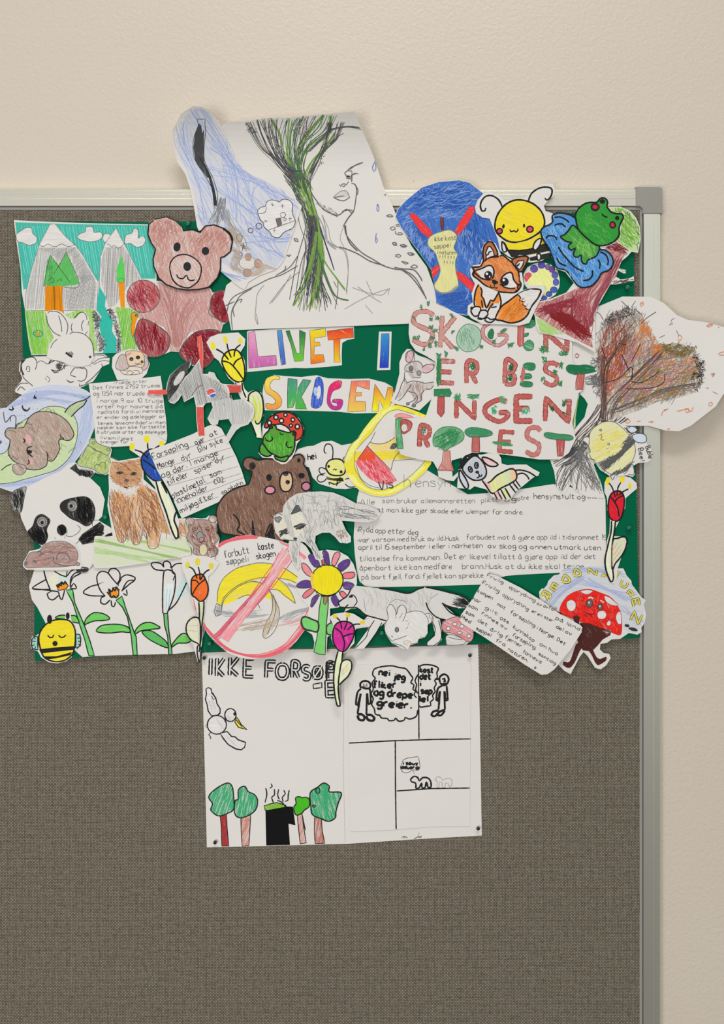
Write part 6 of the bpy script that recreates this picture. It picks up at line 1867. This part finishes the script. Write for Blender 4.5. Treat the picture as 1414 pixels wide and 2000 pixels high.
O 745 880 775 840 840 830 860 760 850 690 880 630 930 610 980 640 1030 740 1060 745 1090 765 1130 790 1200 745 1280 750 1290 800 1220 890 1230 960 1240 1020 1230 1070 1300 1045 1420 1030 1440 1060 1340 1260 1290 1370 1200 1395 1100 1385 980 1380 860 1380 760 1330 720 1290 725 1210 770 1180 760 1100 790 1010 750 940
N head
B c4703a~.75 60 222 3.2 770 860 840 850 870 800 920 770 1000 760 1050 750 1100 790 1160 840 1190 900 1200 980 1215 1020 1170 1085 1080 1090 980 1075 880 1020 820 970 770 930 790 900
Q de8c4c 1.6 90 60 50 25 850 820 1050 770 1180 900 1180 980 1080 900 960 860
F cfcac6~1 0 800 890 850 860 920 835 960 870 960 930 930 975 850 950
F cfcac6~1 0 1030 1000 1040 950 1090 905 1140 930 1160 1000 1180 1040 1100 1050 1050 1030
S 222 3 790 890 850 870 920 840 955 860 965 910 950 965 / 790 910 850 960 920 975 945 970 / 1025 1000 1040 950 1090 910 1130 910 1150 980 1200 1030 / 1020 1010 1060 1040 1120 1055 1160 1050 / 760 850 780 890 765 920 785 935 / 1205 1010 1180 1040 1190 1060 1160 1080
n ear
B a8623c~.85 70 222 3.2 870 800 865 700 890 640 930 622 965 650 1000 740 950 760 900 780
B a8623c~.85 70 222 3.2 1130 800 1180 765 1250 755 1280 770 1260 830 1215 900 1180 880
b cfc8c6~1 0 222 2.6 895 780 890 720 910 670 930 665 955 700 970 750
b cfc8c6~1 0 222 2.6 1160 840 1190 800 1240 795 1230 840 1200 880
S 222 2.6 895 750 920 730 915 720 945 710 / 1170 850 1190 830 1185 850 1200 820
n eye
D 2a2524~2 0 912 932 38 40
D 2a2524~2 0 1065 992 36 38
D ddd 0 900 918 11 11
D ddd 0 1055 975 11 11
D ddd 0 925 945 6 8
N nose
F 222 0 945 975 965 970 1005 990 1000 1010 965 1020 950 1000
S 222 2.4 970 1020 965 1045 940 1045 930 1020 / 970 1045 990 1050 995 1040
N body
F cfcac6~1 0 830 1010 1000 1080 1020 1190 1000 1330 880 1360 760 1290 780 1200 800 1090
F d98030~.85 75 830 1020 860 1060 850 1120 880 1180 870 1240 800 1215 785 1120
F d98030~.85 75 1000 1090 1025 1140 1010 1190 960 1190 880 1260 900 1210 940 1170 990 1120
S 222 3.2 825 1015 795 1080 782 1180 790 1215 / 840 1040 855 1080 850 1120 870 1150 880 1190 895 1230 920 1190 935 1160 960 1170 985 1130 1010 1090 / 1010 1090 1030 1180 1010 1270 980 1330 / 850 1160 860 1230 / 960 1190 920 1240 900 1290 / 990 1220 940 1230
n paw
B cfcac6~1 0 222 3 755 1250 790 1220 840 1230 830 1290 790 1310 760 1280
B cfcac6~1 0 222 3 820 1320 840 1260 890 1255 910 1290 870 1330 830 1335
B cfcac6~1 0 222 3 880 1345 900 1320 940 1340 980 1330 940 1365 900 1360
D 222 0 760 1235 14 16
D 222 0 835 1330 24 10
N tail
B d98030~.75 -50 222 3.2 1030 1225 1100 1170 1180 1110 1240 1080 1300 1060 1395 1068 1370 1140 1310 1220 1270 1300 1210 1350 1120 1370 1040 1350 980 1330
F cfcac6~1 0 1185 1105 1240 1080 1300 1062 1390 1070 1365 1140 1285 1250 1250 1220 1230 1180 1200 1160 1205 1130
K 222 2.8 1190 1110 1210 1140 1200 1165 1235 1175 1230 1205 1260 1220 1255 1240 1285 1248
Q b86a28 1.2 70 90 -50 12 1050 1260 1200 1130 1260 1240 1160 1340 1040 1330
P pond_frog_cutout|frog cut-out|bright green frog cut-out sitting on a wavy blue pond at the top right
@ 1000 340
O 258 530 280 490 340 460 370 430 365 380 400 357 480 358 540 380 575 400 590 330 640 280 700 260 790 250 820 220 860 218 885 250 885 300 940 355 1000 360 1030 400 1010 450 990 570 940 640 880 665 810 680 870 690 930 760 938 830 900 890 830 910 800 970 740 1030 660 1055 600 1040 560 990 490 900 400 870 370 780 340 690 280 600
N pond_water
B 4a86be~.82 75 222 3.2 265 530 290 490 345 465 375 435 370 385 410 362 480 362 550 385 610 430 700 500 800 680 860 700 920 760 930 830 890 885 825 910 795 965 735 1025 660 1045 610 1030 565 980 500 890 410 860 375 770 340 680 285 600
Q 3a6ea8 1.3 140 80 50 30 300 540 400 480 500 700 700 960 620 1000 400 800
Q 86b0d4 1.1 140 80 70 30 300 540 400 400 520 420 500 700 900 850 720 960 620 1000 400 800
S 222 3.2 390 400 440 395 490 415 525 445 / 390 475 420 460 460 460 495 490 / 312 595 330 570 380 570 405 590 410 610 / 425 670 470 740 560 840 620 880 660 895 / 410 770 440 820 500 845 / 655 980 710 970 740 930 740 885 / 790 785 810 820 805 875 / 810 715 860 740 885 790 880 840
N frog_body
B 3f8f3a~.85 60 222 3.2 560 470 620 520 700 560 800 660 790 730 760 765 700 790 685 830 660 825 640 800 635 745 605 765 570 755 570 715 585 680 550 700 520 680 520 655 550 630 500 620 445 575 480 560 520 520
Q 7cb455 1.2 80 60 65 25 520 540 640 600 780 680 700 780 640 720 560 640
N frog_head
B 2f8a34~.93 60 222 3.4 615 515 590 430 585 370 620 310 690 265 780 258 810 225 855 222 880 255 875 300 915 350 960 365 1005 365 1025 395 1005 440 985 500 985 560 940 620 860 655 780 655 700 600
Q 55a045 1.2 80 60 50 30 600 450 700 350 900 500 900 620 760 640
C 8a2a40~.95 0 222 3 765 303 36 32
C c02848~.95 0 222 1 765 303 22 20
C c02848~.95 0 222 3 926 468 24 28 -20
D 222~2 0 832 252 26 22
D 222~2 0 968 405 20 20
S 222 3 825 365 845 385 880 400
'''
run(DATA)

# ------------------------------------------------------------------ drawing pins
def pin(px, py, mat, label, group, r=5.2):
    m = (abs(hm_x-px) < 5) & (abs(hm_y-py) < 5); h0 = HM[m].max()
    root = bpy.data.objects.new('push_pin', None); col.objects.link(root); root.location = W(px, py, h0)
    tag(root, label, 'push pin', group)
    def lathe(name, prof, mt):
        vs, fs, N = [], [], 16
        for rr, hh in prof:
            for i in range(N):
                a = math.tau*i/N; vs.append((rr*math.cos(a), -hh, rr*math.sin(a)))
        for j in range(len(prof)-1):
            for i in range(N): fs.append((j*N+i, j*N+(i+1) % N, (j+1)*N+(i+1) % N, (j+1)*N+i))
        fs.append(tuple(range(N))[::-1]); fs.append(tuple(range((len(prof)-1)*N, len(prof)*N)))
        o = mesh_obj(name, vs, fs, mt, root); bm = bmesh.new(); bm.from_mesh(o.data); bmesh.ops.recalc_face_normals(bm, faces=bm.faces); bm.to_mesh(o.data); bm.free()
        for p in o.data.polygons: p.use_smooth = True
    R = r*S
    lathe('pin_head', [(R*.55, 0), (R*.5, .0012), (R*.6, .0028), (R*.9, .0036), (R, .005), (R*.95, .0066), (R*.6, .0076), (R*.15, .0079)], mat)
    lathe('pin_needle', [(.0003, -.0015), (.0003, .0002)], M_STEEL)
for px, py, nm in ((400, 1284, 'black push pin at upper left corner of the large white poster'), (421, 1643, 'black push pin at lower left corner of the white poster'),
                   (917, 1279, 'black push pin at upper right corner of the white poster'), (933, 1616, 'black push pin at lower right corner of the white poster')):
    pin(px, py, M_PINK, nm, 'black pins holding the white poster', 3.6)
for px, py, nm in ((368, 439, 'green push pin above the pink teddy bear head'), (1224, 563, 'green push pin right of the brown tree trunk drawing'),
                   (1227, 1031, 'green push pin right of the red tulip stem'), (207, 1011, 'green push pin between panda and orange cat'),
                   (410, 1257, 'green push pin below the orange tulip by the banana circle'), (746, 1236, 'green push pin between wolf leg and white rabbit')):
    pin(px, py, M_PING, nm, 'green pins in the green card')
